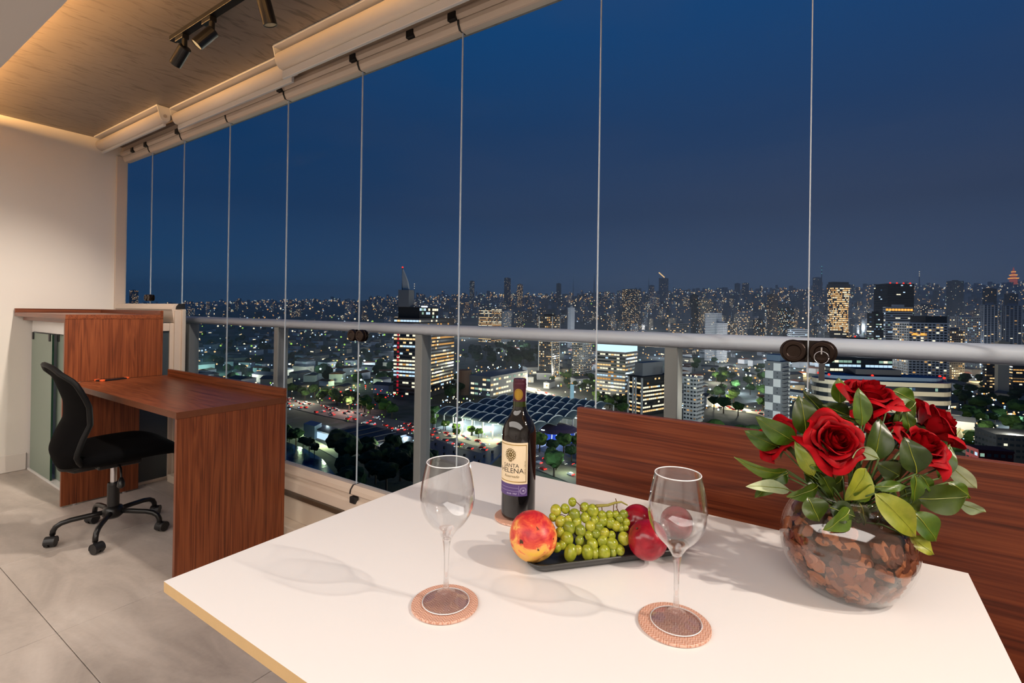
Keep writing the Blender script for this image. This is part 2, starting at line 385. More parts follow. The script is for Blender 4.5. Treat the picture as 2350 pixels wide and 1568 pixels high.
fr = MB(); fr.box(-3.99, -3.955, 1.575, 1.62, .0005, 1.10); fr.box(-3.99, -3.95, 1.085, 1.125, .0005, 1.10); fr.box(-3.99, -3.955, 1.125, 1.575, 1.045, 1.10); fr.box(-3.99, -3.955, 1.125, 1.575, .0005, .02)
fr.build('end_frame', ALU, en, bevel=.003)
MB().box(-3.978, -3.968, 1.125, 1.575, .02, 1.045).build('end_glass', DKGL, en)
cs = MB(); cs.box(-3.955, -3.94, 1.60, 1.642, .0005, 1.19); cs.box(-3.953, -3.925, 1.642, 1.665, .0005, 1.20); cs.build('corner_post', ALU, en, bevel=.002)

# outer balcony rail with glass balustrade
ra = root('balcony_rail', 'white aluminium balcony handrail with square posts outside the glass wall', 'rail', (-.5, 1.8, .188))
pr = [(1.785 + .046 * math.cos(2 * math.pi * k / 24), 1.121 + .027 * math.copysign(abs(math.sin(2 * math.pi * k / 24)) ** .8, math.sin(2 * math.pi * k / 24))) for k in range(24)]
MB().prism(pr, 'x', -4.2, XR + .3).build('handrail', ALUO, ra, smooth=True)
for k, x0 in enumerate((-4.15, -2.955, -1.737, -.523, .69, 1.905, 3.12)):
    wd = .075 if k == 0 else .046
    MB().box(x0, x0 + wd, 1.752, 1.822, .2145, 1.098).build('post', ALUP, ra, bevel=.004)
BAL = thin_glass('balustrade_glass', (.96, .98, .985), .04)
px = (-4.075, -2.955, -1.737, -.523, .69, 1.905, 3.12)
for k in range(6):
    x0 = px[k] + (0 if k == 0 else .046)
    MB().box(x0 + .004, px[k + 1] - .004, 1.790, 1.798, .262, 1.092).build('glass_panel', BAL, ra)
    MB().box(px[k + 1] - .006, px[k + 1], 1.784, 1.804, .262, 1.09).build('gasket', SEALD, ra)
MB().box(-4.2, XR + .3, 1.775, 1.822, .2145, .262).build('base_rail', ALUO, ra, bevel=.004)

# roller blinds
FAB = flat('blind_fabric', srgb(232, 220, 206), .8, 0, .2, .01, 30)
def blind(lbl, x0, x1, yc, rr, hem, ends):
    r = root('roller_blind', lbl, 'blind', ((x0 + x1) / 2, yc, ZC), 0)
    MB().box(x0, x1, yc - .05, yc + .045, ZC - .011, ZC - .0005).build('headrail', ALUW, r, bevel=.002)
    zc = ZC - .024 - rr
    MB().tube([(x0 + .012, yc, zc), (x1 - .012, yc, zc)], rr, 36).build('fabric_roll', FAB, r, smooth=True)
    MB().box(x0 + .012, x1 - .012, yc - .004, yc + .012, zc - rr - hem - .004, zc - rr - .002).build('hem_bar', ALUW, r, bevel=.003)
    for e in ends:
        xx = x0 if e == 0 else x1
        pb = MB(); pb.prism([(yc - .05, ZC - .006), (yc + .04, ZC - .006), (yc + .028, zc - .02), (yc + .012, zc - .036), (yc - .012, zc - .036), (yc - .028, zc - .02)], 'x', xx - .003, xx + .003); br = pb.build('end_bracket', ALUW, r)
        MB().cyl((xx - .012, yc, zc), (xx + .006, yc, zc), .011, 14).build('pin', CHROME, br)
blind('short white roller blind next to the end wall', -4.985, -3.83, 1.475, .042, .016, (1,))
blind('middle white roller blind, set back between its two neighbours', -3.822, -2.462, 1.548, .040, .03, (0, 1))
blind('near white roller blind cut by the top edge of the photo', -2.455, .25, 1.475, .046, .04, (0,))

# track with spotlights
sk = tag(recenter(MB().box(-2.82, 2.9, 1.098, 1.132, ZC - .024, ZC - .0005).build('light_track', BLACKM, bevel=.002)), 'black lighting track along the cement ceiling', 'track')
lens_on = emit('lamp_lens_on', (1, .78, .5), 9); lens_refl = flat('lamp_reflector', srgb(235, 225, 205), .25, .6)
def spot(x, target, lbl, on, energy, vis=True, size=38, blend=.5, rad=.028):
    y = 1.115; r = root('track_spotlight', lbl, 'spotlight', (x, y, ZC - .024), 0, None)
    MB().box(x - .04, x + .04, y - .016, y + .016, ZC - .047, ZC - .0245).build('adapter', BLACKM, r, bevel=.003)
    MB().cyl((x + .028, y, ZC - .047), (x + .028, y, ZC - .085), .012, 12).build('stem', BLACKM, r)
    piv = Vector((x + .028, y, ZC - .095)); d = (Vector(target) - piv).normalized()
    c0 = piv - d * .012; c1 = c0 + d * .105
    q = Vector((0, 0, 1)).rotation_difference(d).to_matrix()
    prof = [(0, 0), (.024, 0), (.0275, .004), (.0275, .105), (.0245, .105), (.0225, .07), (.012, .055)]
    mb = MB(); mb.lathe(prof, 28); mb.v = [tuple(c0 + q @ Vector(v)) for v in mb.v]; mb.build('can', BLACKM, r, smooth=False, bevel=.0008)
    mb = MB(); mb.lathe([(.0238, .102), (.0232, .085), (.0165, .064)], 28); mb.v = [tuple(c0 + q @ Vector(v)) for v in mb.v]; mb.build('reflector', BLACK if on is None else lens_refl, r, smooth=True)
    mb = MB(); mb.lathe([(.0165, .066), (0.0001, .070)], 28); mb.v = [tuple(c0 + q @ Vector(v)) for v in mb.v]; mb.build('lamp_lens', lens_on if on else (BLACK if on is None else lens_refl), r, smooth=True)
    if energy:
        l = light('spot_beam', 'SPOT', tuple(c1 + d * .03), energy, WARM, target, spot_size=R_(size), spot_blend=blend, shadow_soft_size=rad); l.parent = r; l.location = Vector(l.location) - r.location
    return r
spot(-2.72, (-5.0, .76, .45), 'small black track spotlight at the far end of the track, pointing down', None, 150, size=62, blend=.8)
spot(-2.45, (-3.35, -.49, .2), 'lit black track spotlight second from the far end, its lamp face showing', True, 90, size=96, blend=.8)
spot(-2.02, (-1.9, 1.9, 0), 'black track spotlight half cut off by the top edge of the photo', False, 0)
spot(1.45, (-.55, .80, .75), 'black track spotlight over the bench, aimed at the wine bottle', True, 85, size=70, blend=.7)
spot(2.15, (-1.0, .70, .75), 'black track spotlight over the bench, aimed at the desk', True, 150, size=64, blend=.6)
# ================================================================ FURNITURE
# high counter over the enclosure
ct = root('high_counter', 'high walnut counter with raised lip over the utility enclosure by the end wall', 'counter', (-4.45, 1.25, 0))
MB().box(-5.0, -3.88, .99, 1.505, 1.132, 1.16).build('counter_top', WOODX, ct, bevel=.001)
MB().box(-5.0, -4.982, .99, 1.505, 1.16, 1.189).build('wall_lip', WOODY, ct, bevel=.001)
MB().box(-4.982, -3.88, 1.487, 1.505, 1.16, 1.189).build('window_lip', WOODX, ct, bevel=.001)
MB().box(-4.96, -3.9, 1.03, 1.055, 1.105, 1.132).build('apron', WOODX, ct, bevel=.001)
MB().box(-3.90, -3.882, .988, 1.505, .7468, 1.132).build('end_panel', WOODZ, ct, bevel=.001)
MB().box(-3.90, -3.882, .982, 1.376, .008, .7155).build('support_panel', WOODZ, ct, bevel=.001)
for yy in (1.05, 1.3): MB().cyl((-3.891, yy, .0005), (-3.891, yy, .0085), .012, 12).build('foot_glide', CHROME, ct)
# desk
WOODE = flat('walnut_edge_band', srgb(98, 53, 30), .5, 0, .3, .15, 40)
dk = root('desk', 'walnut desk with a solid side panel and a back lip along the glass', 'desk', (-3.16, 1.27, 0))
MB().box(-3.88, -2.45, 1.008, 1.53, .716, .746).build('desk_top', WOODX, dk, bevel=.001)
MB().box(-2.4499, -2.4488, 1.008, 1.53, .716, .746).build('edge_band', WOODE, dk)
MB().box(-3.86, -2.45, 1.0068, 1.0079, .716, .746).build('edge_band', WOODE, dk)
MB().box(-3.82, -2.45, 1.512, 1.53, .7465, .792).build('back_lip', WOODX, dk, bevel=.001)
MB().box(-2.472, -2.452, 1.010, 1.528, .008, .7155).build('side_panel', WOODZ, dk, bevel=.001)
for yy in (1.08, 1.46): MB().cyl((-2.462, yy, .0005), (-2.462, yy, .0085), .009, 12).build('foot_glide', CHROME, dk)

# phone on the desk
a = on_z(231, 876, .747); b_ = on_z(296, 868.5, .747); d = (b_ - a); L = d.length; d.normalize(); nrm = Vector((-d.y, d.x, 0))
ph = root('mobile_phone', 'black mobile phone with orange corners lying on the walnut desk', 'phone', tuple(a + d * L / 2 + nrm * .028 + Vector((0, 0, -.0005))), math.atan2(d.y, d.x))
def rrect(w_, h_, r, n=5):
    return [(sx * (w_ / 2 - r) + r * math.cos(a0 + k * math.pi / 2 / n), sy * (h_ / 2 - r) + r * math.sin(a0 + k * math.pi / 2 / n)) for sx, sy, a0 in ((1, 1, 0), (-1, 1, math.pi / 2), (-1, -1, math.pi), (1, -1, 1.5 * math.pi)) for k in range(n + 1)]
MB().prism(rrect(L, .074, .011), 'z', .0005, .0095).build('case', BLACK, ph, world=False, bevel=.0015)
MB().prism(rrect(L - .012, .064, .007), 'z', .0096, .0102).build('screen', flat('phone_screen', srgb(12, 12, 14), .08), ph, world=False)
org = flat('orange_rubber', srgb(226, 92, 40), .45)
for sx, sy in ((-1, -1), (-1, 1), (1, -1), (1, 1)):
    MB().prism([(p[0] + sx * (L / 2 - .0125), p[1] + sy * (.037 - .0125)) for p in rrect(.027, .027, .011)], 'z', .001, .0105).build('corner_bumper', org, ph, world=False, bevel=.001)

# office chair, facing the window
CHX, CHY = -3.241, 1.036
ch = root('office_chair', 'black office chair with mesh backrest and five star base tucked at the desk', 'chair', (CHX, CHY, 0), R_(-4))
MESHB = flat('black_mesh_fabric', srgb(8, 7, 8), .95, 0, .06, .3, 300); BLKF = flat('chair_frame_black', srgb(9, 9, 10), .6, 0, .2)
CLOTH = flat('black_cloth', srgb(8, 8, 10), .95, 0, .08)
def back_pt(u, v):
    uu = u * 2 - 1; vv = v
    zz = .395 + .525 * vv
    w_ = .226 * (1 - .35 * max(0, (.18 - vv) / .18) ** 2 - .30 * max(0, (vv - .80) / .2) ** 2.2)
    ky = [(0, -.215), (.07, -.235), (.18, -.25), (.32, -.225), (.46, -.192), (.62, -.192), (.78, -.218), (.9, -.238), (1, -.278)]
    for q in range(8):
        if vv <= ky[q + 1][0] + 1e-9: tt_ = (vv - ky[q][0]) / (ky[q + 1][0] - ky[q][0]); yb = ky[q][1] + (ky[q + 1][1] - ky[q][1]) * tt_; break
    yy = yb + .055 * uu * uu * (1 - .5 * vv); zz -= .035 * max(0, (vv - .7) / .3) * abs(uu) ** 2.5
    zz += .03 * max(0, (.2 - vv) / .2) * abs(uu) ** 2
    return Vector((w_ * uu, yy, zz))
MB().grid(back_pt, 20, 24).build('backrest', MESHB, ch, world=False, smooth=True, solid=.016, sub=1)
bord = [back_pt(i / 20, 0) for i in range(21)] + [back_pt(1, i / 24) for i in range(1, 25)] + [back_pt(1 - i / 20, 1) for i in range(1, 21)] + [back_pt(0, 1 - i / 24) for i in range(1, 25)]
MB().tube(bord, .0125, 8).build('back_frame', BLKF, ch, world=False, smooth=True)
sp = MB(); sp.tube([(0, -.215, .43), (0, -.205, .40), (0, -.16, .378), (0, .0, .378)], [.014, .02, .022, .02], 10); sp.build('back_spine', BLACK, ch, world=False, smooth=True)
def seat_pt(u, v):
    t = u * 2 * math.pi; c, s_ = math.cos(t), math.sin(t); e = .62
    r = math.sin(v * math.pi) ** .42 if 0 < v < 1 else 0; hz = -math.cos(v * math.pi)
    x = .238 * math.copysign(abs(c) ** e, c) * r; y = .245 * math.copysign(abs(s_) ** e, s_) * r + .03
    z = .448 + (.046 if hz > 0 else .042) * math.copysign(abs(hz) ** .8, hz)
    z += -.035 * max(0, (y - .12) / .15) ** 2 + .012 * (x / .238) ** 2 - .012 * max(0, -(y) / .2)
    return Vector((x, y, z))
MB().grid(seat_pt, 36, 14).build('seat', CLOTH, ch, world=False, smooth=True)
MB().prism([(-.1, -.09), (.1, -.09), (.1, .1), (-.1, .1)], 'z', .372, .40).build('seat_mechanism', BLACK, ch, world=False, bevel=.008)
lv = MB(); lv.tube([(.08, .0, .385), (.14, -.005, .375), (.19, -.015, .335)], .005, 8); lv.tube([(.185, -.014, .338), (.197, -.017, .318), (.205, -.02, .300), (.209, -.021, .292)], [.008, .015, .017, .008], 10); lv.build('height_lever', BLACK, ch, world=False, smooth=True)
MB().cyl((0, 0, .27), (0, 0, .372), .0145, 20).build('gas_piston', CHROME, ch, world=False, smooth=False)
MB().lathe([(.0, .10), (.027, .10), (.027, .262), (.024, .272), (.0, .272)], 24).build('piston_sleeve', BLACK, ch, world=False)
MB().lathe([(.0, .09), (.03, .085), (.047, .10), (.05, .125), (.04, .142), (.027, .148), (0, .148)], 28).build('base_hub', BLACKM, ch, world=False, smooth=True)
for k in range(5):
    an = R_(-34 + 72 * k + 4); cx_, sx_ = math.cos(an), math.sin(an)
    P_ = lambda r, z: (r * cx_, r * sx_, z)
    lg = MB().tube([P_(.035, .118), P_(.10, .116), P_(.17, .112), P_(.205, .105), P_(.226, .092), P_(.236, .074), P_(.238, .055)], .0125, 12).build('base_leg', BLACKM, ch, world=False, smooth=True)
    tilt = an + (.9, 1.3, .5, 2.0, 1.2)[k]; ct_, st_ = math.cos(tilt), math.sin(tilt)
    bx = Vector(P_(.238, 0)); axv = Vector((-st_, ct_, 0)); fw = Vector((ct_, st_, 0)); cc = bx + fw * .014 + Vector((0, 0, .0255))
    cs_ = MB()
    for s_ in (-1, 1): cs_.cyl(tuple(cc + axv * (s_ * .004)), tuple(cc + axv * (s_ * .021)), .0245, 18)
    hood = [(math.cos(q) * .027, math.sin(q) * .027) for q in [R_(v) for v in range(-20, 191, 15)]]
    inner = [(a_ * .93, b__ * .93) for a_, b__ in hood][::-1]
    pts = hood + inner; n = len(pts)
    v = [tuple(cc + fw * (-p[0]) + Vector((0, 0, p[1])) + axv * s_ * .022) for s_ in (-1, 1) for p in pts]
    f = [(i, (i + 1) % n, n + (i + 1) % n, n + i) for i in range(n)]; h = len(hood)
    f += [(i, i + 1, n - 2 - i, n - 1 - i) for i in range(h - 1)] + [(n + n - 1 - i, n + n - 2 - i, n + i + 1, n + i) for i in range(h - 1)]
    cs_.add(v, f); cs_.cyl((bx.x, bx.y, .04), (bx.x, bx.y, .066), .009, 10)
    cs_.build('caster', BLACK, lg, world=False)

# bench behind the table
WOODB = wood('bench_walnut_laminate', 'x', srgb(52, 20, 11), srgb(98, 43, 24), srgb(130, 66, 37), .36, .9)
bn = root('bench', 'long walnut bench with a tall plank backrest between the white table and the glass', 'bench', (.6, 1.2, 0))
MB().box(-.636, 1.95, 1.297, 1.317, .06, .940).build('backrest', WOODB, bn, bevel=.001)
MB().box(-.60, 1.95, .90, 1.2965, .42, .45).build('seat', WOODB, bn, bevel=.001)
for xx in (-.58, .65, 1.9): MB().box(xx, xx + .02, .92, 1.2965, .0005, .4195).build('leg_panel', WOODB, bn, bevel=.001)
MB().box(-.6, 1.95, 1.297, 1.317, .0005, .0595).build('plinth', WOODB, bn)

# white table
tb = root('dining_table', 'white laminate dining table with a tan board edge in the foreground', 'table', (-.376, .79, 0))
t_ = MB(); X0, X1, Y0, Y1 = -.945, .193, .374, 1.213
t_.box(X0, X1, Y0, Y1, .7495, .75); o = t_.build('table_surface', TABLE, tb)
MB().box(X0, X1, Y0, Y1, .732, .7494).build('table_board', EDGE, tb)
MB().box(-.62, -.10, .62, .86, .03, .7315).build('pedestal', TABLE, tb, bevel=.004)
MB().box(-.70, -.02, .54, .90, .0005, .0295).build('foot_plate', TABLE, tb, bevel=.004)

# round locks on the glass panes
BRON = flat('dark_bronze', srgb(46, 34, 28), .26, .7)
def pill(w_, h_, n=12):
    r = h_ / 2; return [(sx * (w_ / 2 - r) + r * math.cos(a0 + k * math.pi / n), r * math.sin(a0 + k * math.pi / n)) for sx, a0 in ((1, -math.pi / 2), (-1, math.pi / 2)) for k in range(n + 1)]
def glass_lock(px, z, lbl, key, sc=1.0):
    lk = root('glass_lock', lbl, 'lock', (px, 1.645, z), 0)
    def pl(dx, w_, h_, y0, y1, name='plate', par=lk):
        mb = MB(); prof = pill(w_, h_); n = len(prof)
        v = [(p[0] + dx, y0, p[1]) for p in prof] + [(p[0] + dx, y1, p[1]) for p in prof]
        mb.add(v, [tuple(range(n)), tuple(range(n, 2 * n))[::-1]] + [(i, n + i, n + (i + 1) % n, (i + 1) % n) for i in range(n)])
        return mb.build(name, BRON, par, world=False, bevel=.001)
    pl(-.037 * sc, .068 * sc, .066 * sc, -.006, -.0003); pl(.037 * sc, .068 * sc, .066 * sc, -.006, -.0003)
    pl(0, .13 * sc, .062 * sc, .0104, .017, 'outer_plate')
    def disc(dx, name):
        mb = MB(); prof = [(0, .0), (.030, 0), (.031, .004), (.031, .012), (.0285, .0145), (.019, .0145), (.017, .012), (.0, .012)]
        mb.lathe(prof, 32); mb.v = [(v[0] * sc + dx, -.006 - v[2], v[1] * sc) for v in mb.v]; mb.f = [q[::-1] for q in mb.f]
        return mb.build(name, BRON, lk, world=False, smooth=False, bevel=.0006)
    disc(-.034 * sc, 'knob'); disc(.034 * sc, 'cylinder')
    if key:
        k = MB(); k.box(.032, .036, -.045, -.018, -.004, .016); k.build('key', CHROME, lk, world=False, bevel=.001)
        rg = MB(); c0 = Vector((.034, -.046, -.012))
        rg.tube([tuple(c0 + Vector((math.cos(q) * .017, 0, math.sin(q) * .017))) for q in [2 * math.pi * i / 24 for i in range(25)]], .0013, 6); rg.build('key_ring', CHROME, lk, world=False, smooth=True)
        MB().box(.028, .042, -.048, -.045, -.075, -.028).build('key_tag', flat('grey_key_tag', srgb(66, 66, 70), .4, .3), lk, world=False, bevel=.001)
glass_lock(-.083, 1.112, 'dark bronze pill shaped glass lock with key and ring, on the nearest pane joint', True)
glass_lock(-2.026, 1.085, 'small dark bronze glass lock without key, on the pane joint left of the tall tower', False, .92)
glass_lock(-4.49, 1.285, 'small dark bronze glass lock above the sill beside the high counter', False, .8)
# ================================================================ ON THE TABLE
ZT = .75
RNG = random.Random(11)
# coasters -------------------------------------------------------
cm_, t, b = new_mat('embossed_tan_coaster'); g = t.new('ShaderNodeTexCoord'); sp_ = t.new('ShaderNodeSeparateXYZ'); t.link(g.outputs['Object'], sp_.inputs[0])
zig = t.math('PINGPONG', t.math('MULTIPLY', sp_.outputs[0], 95), .5); ln = t.math('PINGPONG', t.math('MULTIPLY_ADD', sp_.outputs[1], 210, t.math('MULTIPLY', zig, 2.2)), .5)
hgt = t.ramp(ln, [(.18, (0, 0, 0)), (.3, (1, 1, 1))])
t.link(t.mix(hgt, srgb(196, 142, 118), srgb(222, 178, 158)), b.inputs['Base Color']); b.inputs['Roughness'].default_value = .5
bm = t.new('ShaderNodeBump'); bm.inputs['Strength'].default_value = .6; bm.inputs['Distance'].default_value = .001; t.link(hgt, bm.inputs['Height']); t.link(bm.outputs[0], b.inputs['Normal'])
def coaster(x, y, lbl, rz):
    o = MB().lathe([(0, 0), (.0505, 0), (.052, .001), (.052, .0035), (.0508, .0045), (0, .0045)], 64).build('coaster', cm_)
    o.location = (x, y, ZT + .0003); o.rotation_euler = (0, 0, rz)
    return tag(o, lbl, 'coaster', 'round tan coasters')
coaster(-.515, .594, 'round tan embossed coaster under the left wine glass', .4)
coaster(-.204, .751, 'round tan embossed coaster under the right wine glass', 1.1)
coaster(-.604, .940, 'round tan embossed coaster under the wine bottle', .8)

# wine glasses -----------------------------------------------------
THING = thin_glass('thin_clear_glass', (.94, .945, .95), 1.8)
FOOTG = thin_glass('foot_glass', (.985, .985, .99), .9, .01, .10)
gm, t, b = new_mat('clear_crystal'); b.inputs['Base Color'].default_value = (1, 1, 1, 1); b.inputs['Roughness'].default_value = 0; b.inputs['Transmission Weight'].default_value = 1; b.inputs['IOR'].default_value = 1.48
tr_ = t.new('ShaderNodeBsdfTransparent'); mx_ = t.new('ShaderNodeMixShader'); mx_.inputs[0].default_value = .42; ou_ = gm.node_tree.nodes['Material Output']; t.link(tr_.outputs[0], mx_.inputs[1]); t.link(b.outputs[0], mx_.inputs[2]); t.link(mx_.outputs[0], ou_.inputs[0])
def spline(pts, n=5):
    out = []
    for i in range(len(pts) - 1):
        p0, p1, p2, p3 = pts[max(i - 1, 0)], pts[i], pts[i + 1], pts[min(i + 2, len(pts) - 1)]
        for k in range(n):
            u = k / n
            out.append(tuple(.5 * (2 * p1[q] + (p2[q] - p0[q]) * u + (2 * p0[q] - 5 * p1[q] + 4 * p2[q] - p3[q]) * u * u + (3 * p1[q] - p0[q] - 3 * p2[q] + p3[q]) * u ** 3) for q in (0, 1)))
    return out + [pts[-1]]
def goblet(x, y, lbl):
    r = root('wine_glass', lbl, 'glass', (x, y, ZT + .0052), 0, 'empty wine glasses')
    outer = spline([(.0065, .098), (.0155, .112), (.029, .126), (.0385, .142), (.0425, .162), (.0408, .184), (.0372, .203), (.0335, .219)], 5)
    inner = [(q[0] - .0010, q[1] + .0006) for q in outer[::-1]]
    inner = [(max(a, .0002), z) for a, z in inner]
    MB().lathe(outer + [(.0331, .2198)] + inner + [(.0002, .1005)], 56).build('bowl', THING, r, world=False, smooth=True)
    MB().tube([(.0328 * math.cos(q), .0328 * math.sin(q), .2196) for q in [2 * math.pi * k / 48 for k in range(49)]], .0009, 6).build('rim', flat('glass_rim_glint', srgb(235, 236, 240), .15, 0, .6) if 'glass_rim_glint' not in MATS else MATS['glass_rim_glint'], r, world=False, smooth=True)
    st = spline([(.0362, .0012), (.0368, .0022), (.030, .0052), (.018, .0092), (.0085, .0150), (.0048, .024), (.0039, .045), (.0042, .07), (.0052, .088), (.0072, .0985)], 4)
    MB().lathe([(.0001, .0006), (.030, .0004), (.0355, .0006)] + st[:13], 56).build('foot', FOOTG, r, world=False, smooth=True)
    MB().tube([(.0364 * math.cos(q), .0364 * math.sin(q), .0017) for q in [2 * math.pi * k / 48 for k in range(49)]], .0008, 6).build('foot_rim', MATS['glass_rim_glint'], r, world=False, smooth=True)  # white ring added to paint the bright reflection round the foot's edge
    MB().lathe(st[12:] + [(.0001, .1012)], 40).build('stem', gm, r, world=False, smooth=True)
    return r
goblet(-.514, .595, 'empty wine glass on the coaster nearest the left of the table')
goblet(-.202, .753, 'empty wine glass in front of the plums and the fruit tray')

# wine bottle ------------------------------------------------------
bx_, by_ = -.604, .941
bt = root('wine_bottle', 'full red wine bottle with cream label and purple band on a coaster', 'bottle', (bx_, by_, ZT + .0050), 0)
BG = flat('dark_bottle_glass', srgb(16, 14, 15), .06, 0, .6, coat=.3)
BGN = flat('green_neck_glass', srgb(38, 48, 14), .08, 0, .6)
body = spline([(.033, .0008), (.0368, .004), (.0378, .012), (.0380, .05), (.0382, .12), (.0382, .178), (.0365, .196), (.030, .214), (.0215, .227), (.0165, .238), (.0152, .246)], 4)
MB().lathe([(.0001, .006), (.026, .003)] + body, 48).build('glass_body', BG, bt, world=False, smooth=True)
MB().lathe([(.0152, .246), (.0147, .262)], 40).build('neck', BGN, bt, world=False, smooth=True)
CAP = flat('maroon_capsule', srgb(70, 26, 42), .32, .25, .5)
MB().lathe([(.0150, .2575), (.0147, .285), (.0150, .2865), (.0154, .2885), (.0154, .2965), (.0150, .2985), (.0148, .305), (.0136, .3072), (.0001, .3074)], 40).build('capsule', CAP, bt, world=False, smooth=False, bevel=.0004)
GOLD = flat('gold_foil', srgb(182, 146, 62), .3, .8)
CREAM = flat('cream_label', srgb(232, 212, 178), .6); PURP = flat('purple_label_band', srgb(84, 62, 120), .5); INK = flat('dark_ink', srgb(42, 34, 30), .6); PINK_ = flat('lilac_ink', srgb(206, 196, 226), .6); OLIVE = flat('bronze_ink', srgb(112, 92, 40), .4, .5)
LR = .0385; TH0 = math.atan2(-by_, -bx_) - R_(27)         # label centre, turned a little left of the camera
def wrap(u, z, dr=0.0, r=LR, th=TH0): a_ = th + u / r; return ((r + dr) * math.cos(a_), (r + dr) * math.sin(a_), z)
def patch(u0, u1, z0, z1, dr, name, m, par, r=LR, n=16, th=TH0):
    mb = MB(); mb.grid(lambda a_, v: wrap(u0 + (u1 - u0) * a_, z0 + (z1 - z0) * v, dr, r, th), n, 1)
    return mb.build(name, m, par, world=False, smooth=True)
HW = .0385
lab = patch(-HW, HW, .0820, .1720, .0001, 'front_label', CREAM, bt, n=24)
bnd = patch(-HW, HW, .0560, .0818, .0001, 'purple_band', PURP, bt, n=24)
for z0, z1 in ((.1660, .1676), (.0862, .0878)): patch(-HW + .003, HW - .003, z0, z1, .0003, 'gold_line', GOLD, lab)
patch(HW - .0042, HW - .003, .0862, .1676, .0003, 'gold_line', GOLD, lab, n=2)
def words(txt, size, u, z, m, par, name, dr=.00035, shear=0, rot=0, wid=1.0, r=LR, th=TH0, off=0, sp=1.0):
    cu = bpy.data.curves.new(name, 'FONT'); cu.body = txt; cu.size = size; cu.align_x = 'CENTER'; cu.align_y = 'CENTER'; cu.shear = shear; cu.resolution_u = 2; cu.offset = off; cu.space_character = sp
    o = bpy.data.objects.new(name, cu); COL.objects.link(o); dg = bpy.context.evaluated_depsgraph_get()
    me = bpy.data.meshes.new_from_object(o.evaluated_get(dg)); bpy.data.objects.remove(o)
    c_, s_ = math.cos(rot), math.sin(rot)
    for v in me.vertices:
        x, y = v.co.x * wid, v.co.y; x, y = x * c_ - y * s_, x * s_ + y * c_
        v.co = wrap(u + x, z + y, dr, r, th)
    me.materials.clear(); me.materials.append(m)
    o = bpy.data.objects.new(name, me); COL.objects.link(o); o.parent = par; return o
words('SANTA', .0118, 0, .1215, INK, lab, 'lettering', wid=1.0)
words('HELENA', .0150, .0005, .1105, INK, lab, 'lettering', wid=1.05)
words('Reservado', .0084, .001, .0985, OLIVE, lab, 'lettering', shear=.35)
words('750 ml  12% Vol', .0044, HW - .0065, .118, OLIVE, lab, 'lettering', rot=math.pi / 2)
words('desde 1942', .0052, .002, .0612, PINK_, bnd, 'lettering', shear=.3)
for z in (.0665, .0735): patch(-HW + .001, .018, z, z + .0004, .0003, 'ruled_line', PINK_, bnd)
patch(.0185, .0189, .0585, .079, .0003, 'ruled_line', PINK_, bnd, n=1)
for r0 in (.0078, .0058):
    mb = MB(); mb.grid(lambda a_, v: wrap(.0285 + (r0 - .0005 * v) * math.cos(a_ * 2 * math.pi), .0682 + (r0 - .0005 * v) * math.sin(a_ * 2 * math.pi), .0003), 28, 1); mb.build('seal_ring', PINK_, bnd, world=False)
words('18', .0052, .0285, .0682, PINK_, bnd, 'lettering', off=.0002)
em = MB()
def ringlet(cu, cz, r0, w_, seg=14):
    em.grid(lambda a_, v: wrap(cu + (r0 - w_ * v) * math.cos(a_ * 2 * math.pi), cz + (r0 - w_ * v) * math.sin(a_ * 2 * math.pi), .0005), seg, 1)
EU, EZ = -.001, .1455
for k in range(13): ringlet(EU + .0098 * math.cos(k * 2 * math.pi / 13), EZ + .0108 * math.sin(k * 2 * math.pi / 13), .0030, .0014)
for k in range(8): ringlet(EU + .0056 * math.cos(k * 2 * math.pi / 8 + .3), EZ + .0064 * math.sin(k * 2 * math.pi / 8 + .3), .0029, .0013)
ringlet(EU, EZ, .0034, .0022); ringlet(EU - .0018, EZ - .0135, .002, .001); ringlet(EU + .0018, EZ - .0135, .002, .001)
for du in (-.0022, .0022): ringlet(EU + du, EZ + .002, .0012, .0008, 8)
em.build('lion_rosette', OLIVE, lab, world=False)
mb = MB(); mb.grid(lambda a_, v: wrap(.0105 * v * math.cos(a_ * 2 * math.pi), .2735 + .0128 * v * math.sin(a_ * 2 * math.pi), .0004, .0149, TH0 + .25), 28, 4); md = mb.build('gold_medal', GOLD, bt, world=False)
mb = MB(); mb.grid(lambda a_, v: wrap((.0088 - .0005 * v) * math.cos(a_ * 2 * math.pi), .2735 + (.0108 - .0006 * v) * math.sin(a_ * 2 * math.pi), .0006, .0149, TH0 + .25), 28, 1); mb.build('medal_ring', OLIVE, md, world=False)

# stoneware tray and fruit ----------------------------------------
STONE = flat('black_stoneware', srgb(38, 38, 37), .38, 0, .5, .5, 900)
TC = Vector((-.385, .900, ZT + .0004)); TRZ = R_(48.6)
ty = root('serving_tray', 'rectangular black stoneware serving tray with upturned rim, holding fruit', 'tray', tuple(TC), TRZ)
def layer(w_, h_, r, z): return [(p[0], p[1], z) for p in rrect(w_, h_, r, 8)]
rings = [layer(.286, .090, .02, 0), layer(.296, .098, .022, .0015), layer(.318, .120, .026, .0125), layer(.326, .128, .027, .0185), layer(.324, .126, .026, .0198), layer(.314, .116, .024, .0185), layer(.292, .094, .022, .0085), layer(.27, .075, .018, .0065)]
mb = MB(); n = len(rings[0]); v = sum(rings, []); f = [(i * n + k, i * n + (k + 1) % n, (i + 1) * n + (k + 1) % n, (i + 1) * n + k) for i in range(len(rings) - 1) for k in range(n)]
f += [tuple(range(n))[::-1], tuple((len(rings) - 1) * n + k for k in range(n))]
mb.add(v, f).build('tray_body', STONE, ty, world=False, smooth=False, bevel=0)

